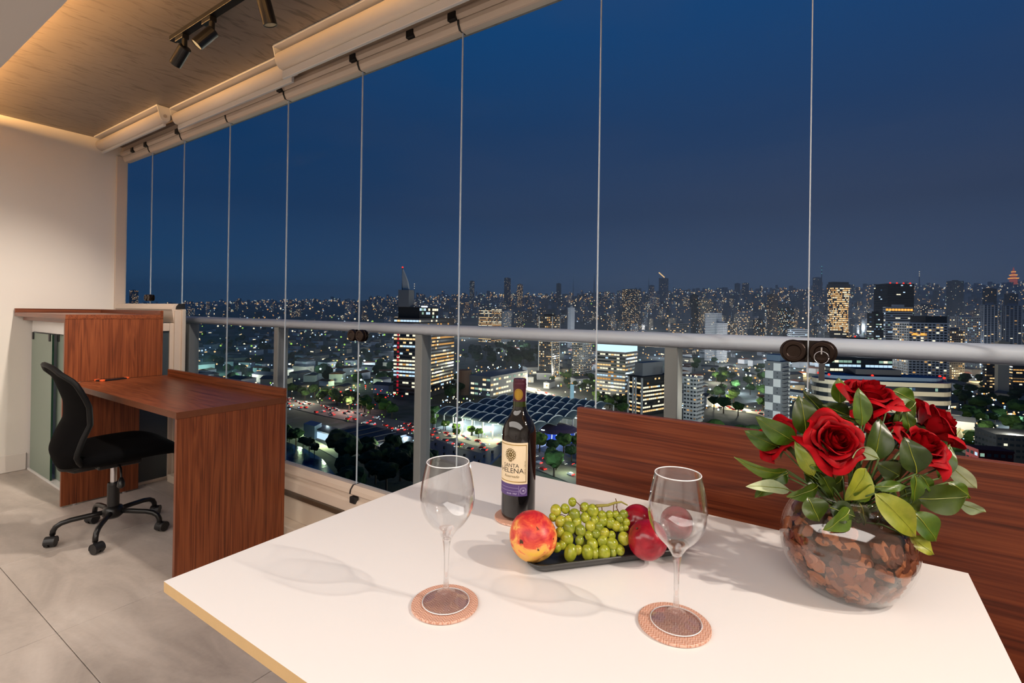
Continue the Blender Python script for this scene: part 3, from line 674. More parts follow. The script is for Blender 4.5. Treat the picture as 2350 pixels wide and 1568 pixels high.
def skin(name, stops, scale, rough, spots=None, grad=None):
    m, t, b = new_mat(name); g = t.new('ShaderNodeTexCoord'); ob = g.outputs['Object']
    n1 = t.noise(t.mapping(ob, scale), 1.0, 4, .6, .6); fac = n1
    if grad:
        sx = t.new('ShaderNodeSeparateXYZ'); t.link(ob, sx.inputs[0]); fac = t.math('ADD', n1, t.math('MULTIPLY', sx.outputs[grad[0]], grad[1]))
    c = t.ramp(fac, stops)
    if spots:
        n2 = t.noise(ob, spots[0], 2, .5); c = t.mix(t.ramp(n2, [(spots[1], (0, 0, 0)), (spots[1] + .03, (1, 1, 1))]), c, spots[2])
    t.link(c, b.inputs['Base Color']); b.inputs['Roughness'].default_value = rough
    b.inputs['Subsurface Weight'].default_value = .08; b.inputs['Subsurface Scale'].default_value = .01; return m
MANGO = skin('peach_skin', [(.30, srgb(238, 190, 70)), (.44, srgb(240, 176, 92)), (.52, srgb(226, 96, 60)), (.66, srgb(196, 40, 46)), (.8, srgb(150, 20, 34))], (28, 28, 44), .42, (75, .69, srgb(70, 44, 18)), (2, 3.6))
mb = MB()
def peach(u, v):
    th, ph = u * 2 * math.pi, v * math.pi
    r = .0435 * (1 + .035 * math.cos(th - .6) - .05 * math.exp(-((ph - math.pi) / .35) ** 2) - .10 * math.exp(-(ph / .30) ** 2))
    r *= 1 - .035 * math.exp(-(math.sin((th - 2.4) / 2) / .12) ** 2) * math.sin(ph)
    return (r * math.sin(ph) * math.cos(th), r * .96 * math.sin(ph) * math.sin(th), -r * 1.05 * math.cos(ph))
mb.grid(peach, 40, 24); rm = Euler((R_(55), 0, R_(-125))).to_matrix(); mb.v = [tuple(rm @ Vector(p)) for p in mb.v]
pe = mb.build('peach', MANGO, None, smooth=True); pz = min(v.co.z for v in pe.data.vertices)
pc = on_z(1225, 1231, ZT + .0085 - pz); pe.location = pc
tag(pe, 'ripe red and yellow peach with dark blemishes at the left end of the tray', 'fruit')
ax = rm @ Vector((0, 0, 1)); PLUM = skin('plum_skin', [(.25, srgb(96, 10, 24)), (.5, srgb(146, 16, 36)), (.75, srgb(176, 34, 46))], (30, 30, 30), .22)
def plum(u, v):
    th, ph = u * 2 * math.pi, v * math.pi
    r = .0325 * (1 - .16 * math.exp(-((ph - math.pi) / .33) ** 2) - .05 * math.exp(-(math.sin((th) / 2) / .14) ** 2) * math.sin(ph))
    return (r * math.sin(ph) * math.cos(th), r * math.sin(ph) * math.sin(th), -r * .95 * math.cos(ph))
pb = MB().grid(plum, 32, 20).mesh('plum', PLUM, True); STEMD = flat('dry_stem', srgb(74, 50, 30), .7)
ps = MB().tube([(0, 0, .024), (.001, 0, .028)], .0018, 6).mesh('stem_scar', STEMD)
for px_, py_, rt, lbl, sc in ((1463, 1196, (60, 0, -30), 'dark red plum half hidden behind the front plum, beside the grapes', 1.0), (1486, 1239, (42, 10, -60), 'dark red plum at the front edge of the tray beside the grapes', 1.12), (1553, 1200, (70, 0, 20), 'dark red plum seen through the right wine glass', 1.0)):
    r = root('plum', lbl, 'fruit'); o = bpy.data.objects.new('skin', pb); q = bpy.data.objects.new('stem_scar', ps)
    for k in (o, q): COL.objects.link(k); k.parent = r; k.rotation_euler = tuple(R_(a_) for a_ in rt); k.scale = (sc,) * 3
    r.location = on_z(px_, py_, ZT + .0092 + .0325 * sc); r['group'] = 'dark red plums on the tray'

GR = [(800,160,45),(615,255,60),(720,235,50),(935,220,50),(825,305,65),(1030,260,68),(665,380,58),(945,335,52),(765,450,68),(850,385,52),(890,480,60),(1000,435,55),(1145,375,52),(1135,310,50),(1230,395,55),(1215,305,45),(1285,300,40),(1375,300,48),(1405,390,42),(740,570,72),(880,590,48),(985,540,48),(1065,520,50),(1160,510,55),(1140,600,60),(780,735,76),(970,730,70),(1155,745,76),(1245,635,70),(1380,570,65),(1025,635,62),(860,700,52),(690,640,48),(625,670,52),(1060,735,52),(1255,725,45),(1335,700,52),(1345,455,38),(1400,450,34),(1290,430,52),(1330,350,44),(580,330,42),(1240,535,45),(660,500,52),(1050,370,48),(1100,440,52),(750,365,48)]
gmats = []
for k, (c0, c1, c2) in enumerate((((112, 124, 24), (148, 154, 40), (176, 174, 66)), ((130, 134, 30), (164, 162, 50), (188, 180, 80)), ((92, 108, 26), (128, 138, 40), (158, 158, 62)))):
    m = skin('green_grape_skin_%s' % 'abc'[k], [(.3, srgb(*c0)), (.5, srgb(*c1)), (.72, srgb(*c2))], (60, 60, 60), .26); bb = m.node_tree.nodes['Principled BSDF']
    bb.inputs['Subsurface Weight'].default_value = .35; bb.inputs['Subsurface Radius'].default_value = (.6, .8, .15); gmats.append(m)
D0 = 0.908; gb = root('grape_bunch', 'bunch of pale green grapes with a bare brown stem in the middle of the tray', 'fruit', tuple(TC + Vector((0, 0, .0066))))
gmesh = [MB().sphere((0, 0, 0), (.0118, .0118, .0132), 16, 10).mesh('grape', m, True) for m in gmats]
def gpos(cx_, cy_): y_ = 1120 + cy_ * .2043; return at_depth(1150 + cx_ * .2043, y_, D0 + (1270 - y_) / 115 * .052)
hid = [(min(x + RNG.uniform(-40, 40), 1330), min(y + RNG.uniform(-30, 40), 640), 50) for x, y, r in GR[4:40:2]]
for k, (gx, gy, gr) in enumerate(GR + hid):
    p = gpos(gx, gy); D = (p - EYE).dot(AF)
    if k >= len(GR): p = EYE + (p - EYE) * 1.028
    s_ = gr * .2043 / FPX * D / .0114
    o = bpy.data.objects.new('grape', gmesh[RNG.choice((0, 0, 1, 2))]); COL.objects.link(o); o.parent = gb
    p.z = max(p.z, ZT + .0085 + .0132 * s_); o.location = p - gb.location; o.scale = (s_,) * 3
    big = gy > 700; o.rotation_euler = (RNG.uniform(-.5, .5) * (0.4 if big else 1), RNG.uniform(-.5, .5), RNG.uniform(0, 6)); 
    if big: o.scale = (s_ * .92, s_ * .92, s_ * 1.12)
GS = flat('grape_stem_green', srgb(136, 128, 52), .6, noise=.3, scale=120); TW = flat('grape_twig_brown', srgb(92, 62, 34), .7)
tw = lambda pts, dd=0: [at_depth(1150 + x * .2043, 1120 + y * .2043, .948 + dd) for x, y in pts]
sm = MB(); sm.tube(tw([(1065, 205), (1120, 200), (1200, 195), (1280, 168), (1350, 158), (1420, 195)]), [.0034, .0030, .0026, .0024, .0018, .0012], 8); sm.build('main_stem', GS, gb, smooth=True)
sm = MB()
for pts in ([(1265, 175), (1262, 250), (1265, 330), (1330, 405)], [(1300, 170), (1300, 230), (1340, 300), (1360, 365)], [(1285, 120), (1300, 165)], [(1130, 205), (1135, 255)], [(840, 155), (880, 190), (900, 230), (950, 260)], [(600, 320), (680, 300), (735, 320), (770, 275)], [(890, 190), (890, 260), (870, 265)], [(1290, 210), (1310, 245), (1260, 280)], [(1290, 480), (1300, 530), (1290, 575)]):
    sm.tube(tw(pts), .0009, 6)
sm.build('twigs', TW, gb, smooth=True)

# glass bowl with bark chips --------------------------------------
VC = Vector((.008, 1.025, .829)); VR = .1005
vs = root('fishbowl_vase', 'round clear glass fishbowl vase full of bark chips on the white table', 'vase', (VC.x, VC.y, ZT + .0004))
a0 = math.acos(-.78); prof = [(VR * math.sin(q), VR * math.cos(q) + VC.z - ZT) for q in [a0 - (a0 - .62) * k / 30 for k in range(31)]]
BOWL = thin_glass('bowl_glass', (.975, .975, .97), 1.25, .0, .015)
rimp = prof[-1]; ins = [(q[0] - .0025, q[1]) for q in prof[::-1]]
MB().lathe([(.0001, .0005), (prof[0][0] - .006, .0005)] + prof + [(rimp[0] - .001, rimp[1] + .0015)] + ins + [(prof[0][0] - .008, .004), (.0001, .004)], 64).build('glass_bowl', BOWL, vs, world=False, smooth=True)
BARK = [flat('bark_chip_%s' % n_, srgb(*c), .75, 0, .3, .35, 60, .5, 120) for n_, c in (('ochre', (158, 96, 62)), ('brown', (128, 72, 46)), ('dark', (92, 50, 34)))]
chip = []
for k in range(9):
    m_ = MB(); n = 9; L_, w_, h_ = RNG.uniform(.0105, .0165), RNG.uniform(.0065, .0105), RNG.uniform(.0022, .0036)
    out = [(L_ * math.cos(2 * math.pi * i / n) * RNG.uniform(.8, 1.1), w_ * math.sin(2 * math.pi * i / n) * RNG.uniform(.8, 1.1)) for i in range(n)]
    v = [(x * .82, y * .82, -h_ * RNG.uniform(.7, 1.1)) for x, y in out] + [(x, y, 0) for x, y in out] + [(x * .85, y * .85, h_ * RNG.uniform(.7, 1.2) + .08 * x) for x, y in out]
    f = [tuple(range(n))[::-1], tuple(range(2 * n, 3 * n))] + [(q * n + i, q * n + (i + 1) % n, (q + 1) * n + (i + 1) % n, (q + 1) * n + i) for q in (0, 1) for i in range(n)]
    chip.append(m_.add(v, f).mesh('bark_chip', BARK[k % 3]))
cnt = 0
for k in range(9000):
    if cnt >= 299: break
    p = Vector((RNG.uniform(-1, 1), RNG.uniform(-1, 1), RNG.uniform(-1, 1))); 
    if not .45 < p.length < 1: continue
    p.normalize(); shell = cnt < 225
    q = VC + p * (VR - (RNG.uniform(.0085, .012) if shell else RNG.uniform(.018, .030)))
    top = .868 + .012 * math.sin(5 * p.x + 2)
    if q.z > top or q.z < ZT + .010: continue
    fc = p.dot(-AF); sd_ = p.dot(AR)
    if shell and fc < -.45: continue
    zn = 'topmost layer' if q.z > .858 else ('lower left side' if sd_ < -.35 else 'lower right side' if sd_ > .35 else 'front' if fc > 0 else 'far side') if q.z < .82 else ('upper left side' if sd_ < -.35 else 'upper right side' if sd_ > .35 else 'middle front' if fc > 0 else 'far side')
    cm0 = RNG.choice(chip); ck_ = cm0.materials[0].name.split('_')[-1]; o = bpy.data.objects.new('bark_chip', cm0); COL.objects.link(o); o.location = q
    nrm_ = p if shell else Vector((RNG.uniform(-.5, .5), RNG.uniform(-.5, .5), 1)).normalized()
    o.rotation_euler = (nrm_.to_track_quat('Z', 'Y').to_matrix() @ Euler((RNG.uniform(-.35, .35), RNG.uniform(-.35, .35), RNG.uniform(0, 6))).to_matrix()).to_euler()
    o.scale = (RNG.uniform(.75, 1.1) * (1 if shell else 1.25),) * 3
    tag(o, 'flat %s bark chip at the %s of the round glass bowl' % (ck_, zn) if 'layer' not in zn else 'flat %s bark chip in the topmost layer inside the round glass bowl' % ck_, 'bark chip', '%s bark chips, %s of the bowl' % (ck_, zn)); cnt += 1

mu = MB()
def mul(u, v):
    a_, b__ = u * 2 * math.pi, v * math.pi; d = Vector((math.sin(b__) * math.cos(a_), math.sin(b__) * math.sin(a_), -math.cos(b__))); q = d * (VR * .80 * (1 + .03 * math.sin(9 * d.x + 4) * math.cos(8 * d.y)))
    return (VC.x + q.x, VC.y + q.y, max(min(VC.z + q.z, .862 + .004 * math.sin(90 * q.x) * math.cos(80 * q.y)), ZT + .012))
mo = recenter(mu.grid(mul, 40, 24).build('bark_mulch', flat('bark_mulch', srgb(70, 40, 28), .85, 0, .2, .5, 90, .8, 150), None, smooth=True)); mo['kind'] = 'stuff'; tag(mo, 'dark fine bark mulch packed behind the chips in the glass bowl', 'mulch')
# bouquet ----------------------------------------------------------
# crop frame used for the flower positions: photo x = 1680 + u*.3827, y = 840 + v*.3827
def fl(u, v, D): return at_depth(1680 + u * .3827, 840 + v * .3827, D)
rm_, t, b = new_mat('red_rose_petal'); g = t.new('ShaderNodeTexCoord'); n1 = t.noise(g.outputs['Object'], 40, 3)
t.link(t.ramp(n1, [(.3, srgb(104, 0, 6)), (.55, srgb(152, 0, 12)), (.8, srgb(182, 2, 20))]), b.inputs['Base Color']); b.inputs['Roughness'].default_value = .6; b.inputs['Specular IOR Level'].default_value = .12
ROSE = rm_
petals = []
NP = 26
def petal_mesh(i):
    k = i / (NP - 1); rad = .0045 + .0275 * k ** .9; hw = (1.9 - .9 * k) if k < .3 else (1.25 - .45 * k)
    h0 = .006 - .016 * k; h1 = .034 - .010 * k ** 1.5 + RNG.uniform(-.002, .002); fl_ = max(0, k - .25) * .62; skew = RNG.uniform(-.25, .25); wv = RNG.uniform(0, 6)
    def fn(u, v):
        uu = u * 2 - 1; a_ = uu * hw * (.55 + .45 * math.sin(min(1, v * 1.15 + .1) * math.pi / 2)) + skew * v * .4
        edge = 1 - (.22 + .30 * k) * abs(uu) ** 2.4 * v; z = h0 + (h1 - h0) * v * edge
        r = rad * (.45 + .55 * math.sin(min(1, v * 1.6) * math.pi / 2)) + fl_ * .020 * max(0, v - .55) ** 1.5 / .3
        curl = fl_ * max(0, v - .78) ** 2 * .42; r += curl * .55; z -= curl * .9 * (1 + .3 * math.cos(uu * 3))
        r *= 1 + .085 * math.sin(4 * uu + wv) * v * (.4 + k); z += .0022 * math.sin(5 * uu + 2 * wv) * v * v; r += .003 * k * (uu * uu) * v
        return (r * math.cos(a_), r * math.sin(a_), z)
    return MB().grid(fn, 14, 10).mesh('petal', ROSE, True)
petals = [petal_mesh(i) for i in range(NP)]
SEP = flat('rose_stem_green', srgb(70, 92, 38), .55, noise=.2, scale=50)
sepm = MB()
for k in range(5):
    a_ = k * 2 * math.pi / 5
    sepm.grid(lambda u, v: ((.006 + .02 * v) * math.cos(a_ + (u - .5) * 1.1 * (1 - v)), (.006 + .02 * v) * math.sin(a_ + (u - .5) * 1.1 * (1 - v)), -.010 - .012 * v * v), 2, 5)
sepm.lathe([(.0001, -.022), (.005, -.020), (.0085, -.012), (.006, -.006)], 12); sepm = sepm.mesh('calyx', SEP, True)
MOUTH = Vector((VC.x, VC.y, .900))
def rose(u, v, D, nrm, sc, lbl, rz=0):
    r = root('rose', lbl, 'flower', (0, 0, 0), 0, 'red roses in the glass bowl')
    c = fl(u, v, D); q = Vector(nrm).normalized().to_track_quat('Z', 'Y'); c = c - (q @ Vector((0, 0, .012))) * sc
    r.location = c; r.rotation_euler = (q.to_matrix() @ Euler((0, 0, rz)).to_matrix()).to_euler(); r.scale = (sc,) * 3
    for i in range(NP):
        o = bpy.data.objects.new('petal', petals[i]); COL.objects.link(o); o.parent = r; o.rotation_euler = (0, 0, i * 2.399)
    o = bpy.data.objects.new('calyx', sepm); COL.objects.link(o); o.parent = r
    inv = (Matrix.Translation(c) @ r.rotation_euler.to_matrix().to_4x4() @ Matrix.Scale(sc, 4)).inverted()
    base = c - (q @ Vector((0, 0, .02))) * sc; end = MOUTH + Vector((RNG.uniform(-.025, .025), RNG.uniform(-.025, .025), -.030))
    mid = base.lerp(end, .5) + Vector((0, 0, -.008))
    o = MB().tube([inv @ p for p in (base, base.lerp(mid, .5) - (q @ Vector((0, 0, .008))), mid, end)], .0026 / sc, 8).build('stem', SEP, r, world=False, smooth=True)
UP = Vector((0, 0, 1)); RT = AR.copy(); TO = -AF
rose(612, 452, .825, TO * 1.0 + UP * .55 - RT * .10, 1.12, 'fully open red rose facing the camera at the front left of the bouquet', .4)
rose(822, 178, .885, TO * .35 + UP * 1.0 + RT * .12, 1.17, 'tall red rose at the very top of the bouquet', 1.4)
rose(1130, 480, .845, TO * .75 + UP * .85 + RT * .20, 1.08, 'darker red rose at the right of the bouquet, facing up', 2.2)
rose(1232, 345, .925, TO * .35 + UP * .6 + RT * .75, 1.12, 'red rose at the far right, behind the darker one and facing right', 3.1)
rose(275, 425, .905, TO * .2 + UP * .7 - RT * .75, 1.0, 'red rose at the far left, mostly covered by leaves', .9)
rose(850, 335, .935, TO * .4 + UP * .9, .95, 'orange red rose peeking out below the topmost rose', 2.7)

def leafmat(n_, c0, c1, ro):
    m, t, b = new_mat(n_); g = t.new('ShaderNodeTexCoord'); n1 = t.noise(g.outputs['Object'], 28, 4, .6); oi = t.new('ShaderNodeObjectInfo')
    t.link(t.ramp(t.math('ADD', n1, t.math('MULTIPLY_ADD', oi.outputs['Random'], .3, -.15)), [(.3, srgb(*c0)), (.7, srgb(*c1))]), b.inputs['Base Color']); b.inputs['Roughness'].default_value = ro
    b.inputs['Transmission Weight'].default_value = 0; return m
LM = {'g': leafmat('green_leaf', (48, 76, 12), (84, 106, 22), .36), 'd': leafmat('dark_green_leaf', (30, 48, 8), (58, 74, 16), .34), 'l': leafmat('yellow_green_leaf', (104, 118, 24), (148, 148, 46), .4), 'u': leafmat('pale_leaf_underside', (150, 168, 128), (190, 198, 158), .5)}
def leaf(par, u0, v0, u1, v1, w_, tone, D, dD=0.0, bend=.15, tw_=0.0, fold=.25):
    a_, b__ = fl(u0, v0, D), fl(u1, v1, D + dD); ax_ = b__ - a_; Ln = ax_.length; ax_.normalize()
    side = ax_.cross(TO).normalized(); nn = side.cross(ax_).normalized(); side = (side * math.cos(tw_) + nn * math.sin(tw_)); nn = side.cross(ax_).normalized()
    if nn.dot(TO) < 0: nn = -nn
    W_ = w_ * .3827 / FPX * D
    def fn(x, y):
        s = y; tt = x * 2 - 1; wd = W_ * max(0.0, math.sin(math.pi * s ** .82)) ** .85 * (1 if s < .995 else 0) + .0004
        p = a_ + ax_ * (Ln * s) + side * (tt * wd) + nn * (bend * Ln * (math.sin(math.pi * s) - .55 * s) - fold * abs(tt) ** 1.3 * wd * .0 + fold * wd * (abs(tt) ** 1.5) + .0015 * math.sin(9 * s + 3 * tt))
        return p
    mb = MB().grid(fn, 6, 12); lo = mb.build('leaf', LM[tone], par, smooth=True)
    rib = [fn(.5, k / 10) + nn * .0006 for k in range(11)]
    MB().tube(rib, [.0007 * (1 - k / 14) for k in range(11)], 4).build('midrib', LM['l'], lo)
    return a_
SPR = [
 ('long leaf sprig spreading low to the left of the bouquet', [(330,625,25,572,40,'g',.87,-.01,.18,.5), (345,748,92,718,40,'u',.86,-.01,.1,-.7), (245,625,145,795,62,'g',.90,0,.1,.2), (335,640,222,690,46,'g',.885,0,.1,-.3), (515,715,335,792,52,'g',.84,0,.12,.2)]),
 ('leaf sprig at the upper left with broad olive leaves', [(378,452,148,312,66,'g',.87,0,.14,.25), (440,415,408,180,80,'d',.86,.01,.1,.1), (275,480,80,395,58,'g',.885,0,.1,.2), (560,290,428,152,40,'d',.90,.01,.1,.5)]),
 ('leaf sprig standing beside the topmost rose', [(775,360,762,132,54,'g',.845,.01,.06,.15), (700,300,545,235,58,'d',.88,0,.1,.1), (648,225,640,72,44,'g',.90,0,.1,.5), (800,330,640,300,24,'d',.855,0,.2,.5)]),
 ('curled leaf sprig in the centre front of the bouquet', [(835,570,898,312,78,'d',.835,.02,.1,.1), (880,555,702,530,50,'u',.80,0,-.35,.4), (800,615,688,812,85,'l',.805,-.01,.1,.1), (850,715,690,802,48,'g',.80,0,.12,.3), (490,660,378,458,42,'l',.825,.01,.15,.4), (470,600,585,604,34,'g',.82,0,.1,.4)]),
 ('leaf sprig behind the right roses at the back of the bouquet', [(960,150,1110,222,48,'g',.93,0,.1,.2), (1100,215,945,335,56,'d',.915,0,.1,.2), (1060,385,1038,262,36,'g',.86,0,.1,.2), (1325,445,1372,372,24,'u',.94,0,.1,.2), (990,370,1010,250,36,'d',.91,0,.1,.2)]),
 ('leaf sprig in front of the darker rose with one broad leaf', [(1105,645,1040,428,90,'d',.80,.01,.1,.1), (1240,675,1315,470,46,'g',.85,.01,.12,.3), (1000,655,872,585,64,'d',.815,0,.1,.1), (1090,650,1082,835,48,'g',.82,0,.1,.2), (1120,650,1208,768,34,'g',.825,0,.1,.2)]),
 ('leaf sprig reaching far right with pale undersides', [(1300,585,1472,742,48,'u',.86,-.01,.12,-.5), (1360,815,1525,880,40,'u',.855,-.01,.1,-.5), (1108,795,1425,785,88,'d',.83,-.01,.1,.1), (1290,700,1440,795,36,'g',.85,0,.12,.4)]),
 ('leaf sprig hanging over the front right of the bowl', [(855,765,1118,1032,84,'l',.775,-.01,.12,.1), (1085,880,1232,1055,80,'g',.79,-.01,.12,.2), (1065,1030,1215,1132,48,'l',.785,-.01,.1,.4), (850,730,1052,722,32,'g',.80,0,.12,.5)]),
 ('dark leaf sprig hanging over the front left rim of the bowl', [(450,790,525,935,80,'d',.805,-.01,.1,.1), (590,850,740,905,64,'d',.79,-.01,.1,.2), (705,855,558,990,66,'g',.785,-.01,.1,.1), (520,640,610,790,46,'d',.83,0,.1,.2), (760,820,800,960,40,'d',.81,0,.1,.3), (930,700,900,860,56,'d',.84,0,.1,.2), (1010,800,1130,900,60,'d',.83,0,.1,.2), (430,640,560,730,50,'d',.86,0,.1,.2), (660,660,560,760,50,'d',.85,0,.1,.3), (820,640,760,780,60,'d',.87,0,.1,.3), (960,560,1000,700,60,'d',.88,0,.1,.3), (700,600,740,720,50,'d',.88,0,.1,.3), (560,560,520,660,48,'d',.88,0,.1,.3), (1010,700,1060,900,60,'d',.86,0,.1,.3), (880,820,960,930,56,'d',.84,0,.1,.2)]),
]
for lbl, lvs in SPR:
    r = root('leaf_sprig', lbl, 'foliage', tuple(MOUTH)); sm = MB(); bs = []
    for L_ in lvs: bs.append(leaf(r, *L_))
    top = bs[0]
    for q in bs: end = MOUTH + Vector((RNG.uniform(-.02, .02), RNG.uniform(-.02, .02), -.03)); m_ = q.lerp(end, .45) + Vector((0, 0, .008)); sm.tube([q, m_, end], .0014, 6)
    sm.build('stem', SEP, r, smooth=True)
# crinkled cellophane round the stems
CEL = thin_glass('cellophane', (.93, .92, .90), 1.6, .08)
def cel(u, v):
    a_ = u * 2 * math.pi; r = .034 + .034 * v + .009 * math.sin(a_ * 7 + 3 * v) * (.4 + v) + .004 * math.sin(a_ * 17); r = min(r, .083)
    return (VC.x + r * math.cos(a_), VC.y + r * math.sin(a_), .845 + .062 * v + .010 * math.sin(a_ * 5 + 1) * v)
ce = recenter(MB().grid(cel, 60, 4).build('cellophane_wrap', CEL, None)); tag(ce, 'crinkled clear cellophane wrap around the stems inside the glass bowl', 'wrap')
# ================================================================ THE CITY OUTSIDE
GZ = -86.0
CR = random.Random(5)
RH = Vector((AR.x, AR.y, 0)).normalized(); FH = Vector((AF.x, AF.y, 0)).normalized()
def sstep(a, b, x): t_ = max(0, min(1, (x - a) / (b - a))); return t_ * t_ * (3 - 2 * t_)
def px_of(X, Y):
    d = Vector((X, Y, 0)); return CX + FPX * d.dot(RH) / max(1e-3, d.dot(FH))
def terr(X, Y):
    D = Vector((X, Y, 0)).dot(FH); x = max(-600, min(2900, px_of(X, Y))) if D > 1 else 1175
    hill = 92 + 400 * (max(0, min(1, (x - 250) / 2100)) ** 1.0)
    return GZ + sstep(700, 6200, D) * hill + sstep(900, 2500, D) * 6 * (math.sin(X * .0041 + 1) + math.sin(Y * .0033 + X * .0017))
def hor(x): return (ray(x, 0).z, (ray(x, 1568)).z)
def gnd(x, y, z=None):
    """photo position -> point on the terrain"""
    d = ray(x, y); t_ = 60.0
    if z is not None: return on_z(x, y, z)
    for k in range(400):
        p = EYE + d * t_
        if p.z <= terr(p.x, p.y): return Vector((p.x, p.y, terr(p.x, p.y)))
        t_ *= 1.02
        if t_ > 12000: break
    return None
def depth_of_base(x, y): p = gnd(x, y); return (p - EYE).dot(AF)

# ground ------------------------------------------------------------
gmat, t, b = new_mat('night_ground'); ge = t.new('ShaderNodeNewGeometry')
n1 = t.noise(ge.outputs['Position'], .011, 5, .6); n2 = t.noise(ge.outputs['Position'], .06, 4, .6)
f = t.math('ADD', t.math('MULTIPLY', n1, .7), t.math('MULTIPLY', n2, .4))
t.link(t.ramp(f, [(.38, srgb(22, 34, 24)), (.52, srgb(38, 50, 40)), (.58, srgb(66, 66, 66)), (.75, srgb(88, 84, 80))]), b.inputs['Base Color']); b.inputs['Roughness'].default_value = .9
Ds = [14 * 1.075 ** k for k in range(94)]; As = [-900 + 76 * k for k in range(52)]
mb = MB(); v = []
for D in Ds:
    for x in As:
        p = RH * ((x - CX) / FPX * D) + FH * D; v.append((p.x, p.y, terr(p.x, p.y)))
na = len(As); mb.add(v, [(j * na + i, j * na + i + 1, (j + 1) * na + i + 1, (j + 1) * na + i) for j in range(len(Ds) - 1) for i in range(na - 1)])
gr = mb.build('ground_terrain', gmat, smooth=True); gr['kind'] = 'structure'

# shared city materials ----------------------------------------------
def conc(name, c, r=.85): return flat(name, srgb(*c), r, 0, .2)
BW = {'dark': conc('facade_charcoal', (62, 62, 68)), 'mid': conc('facade_grey', (112, 114, 120)), 'light': conc('facade_pale', (176, 176, 178)), 'cream': conc('facade_cream', (186, 172, 152)),
      'white': conc('facade_white', (212, 212, 214)), 'brown': conc('facade_brown', (112, 86, 72)), 'black': conc('facade_black', (34, 36, 42)), 'blue': conc('facade_blue_grey', (96, 112, 134)), 'red': conc('facade_red', (130, 40, 38))}
DARKW = flat('dark_window_glass', srgb(18, 24, 32), .18, 0, .5)
ROOFM = conc('flat_roof', (70, 72, 78)); ROOFT = conc('tiled_roof', (104, 62, 46)); ROOFB = conc('blue_metal_roof', (24, 44, 72), .5)
E_ = {'w1': emit('window_light_warm', srgb(255, 206, 140), 1.25), 'w2': emit('window_light_amber', srgb(240, 170, 92), .9), 'w3': emit('window_light_cream', srgb(255, 236, 200), 1.4), 'c1': emit('window_light_cool', srgb(206, 232, 255), 1.15),
      'c2': emit('window_light_green', srgb(190, 226, 200), .6), 'd1': emit('window_light_dim', srgb(150, 118, 84), .5), 'd2': emit('window_light_dim_blue', srgb(90, 118, 150), .5), 'r': emit('red_beacon', srgb(255, 52, 40), 1.6), 'x': emit('floodlight_white', srgb(235, 250, 255), 3.0), 'b': emit('blue_floodlight', srgb(36, 70, 255), 1.5), 't': emit('teal_light', srgb(90, 190, 200), .8), 'g': emit('green_floodlight', srgb(170, 220, 90), 1.1), 'o': emit('sodium_light', srgb(255, 170, 74), 1.5)}
EK = list(E_); EM = [E_[k] for k in EK]; EI = {k: i for i, k in enumerate(EK)}
PAL = {'warm': ['w1', 'w1', 'w2', 'w3', 'd1'], 'mix': ['w1', 'w3', 'c1', 'w2', 'd1', 'd2', 'c2'], 'office': ['w3', 'w3', 'w1', 'w1', 'c1', 'w2', 'w3'], 'cool': ['c1', 'c2', 'c1', 'w3', 'd2'], 'gold': ['w1', 'w1', 'w3', 'w2']}
UNIT = {k: MB().quad((0, 0, 0), (1, 0, 0), (1, 0, 1), (0, 0, 1)).mesh('window', E_[k]) for k in EK}

def faces_quads(mb, face, u0, u1, z0, z1, off, m=0):
    """a rectangle on the left ('L': x = 0) or right ('R': y = 0) facade"""
    if face == 'L': mb.quad((-off, u1, z0), (-off, u0, z0), (-off, u0, z1), (-off, u1, z1), m)
    else: mb.quad((u0, -off, z0), (u1, -off, z0), (u1, -off, z1), (u0, -off, z1), m)
def faces_box(mb, face, u0, u1, z0, z1, off, m=0):
    if face == 'L': mb.box(-off, .05, u0, u1, z0, z1, m)
    else: mb.box(u0, u1, -off, .05, z0, z1, m)
def frame_of(xl, xm, xr, D, ar, l2=None):
    al = R_(ar) + math.atan((xm - CX) / FPX)
    um = (xm - CX) / FPX * D; lp, rp = (xl - CX) / FPX, (xr - CX) / FPX
    L1 = (um - lp * D) / max(.05, math.cos(al) + lp * math.sin(al))
    den = math.sin(al) - rp * math.cos(al); L2 = (rp * D - um) / den if den > .04 else None
    if l2: L2 = l2
    if L2 is None or L2 <= 0 or L2 > 9 * max(L1, 8): L2 = max(8, L1 * .8)
    L1 = max(L1, 3)
    b_ = RH * math.sin(al) + FH * math.cos(al)
    P = RH * um + FH * D
    return P, math.atan2(b_.y, b_.x), L1, L2
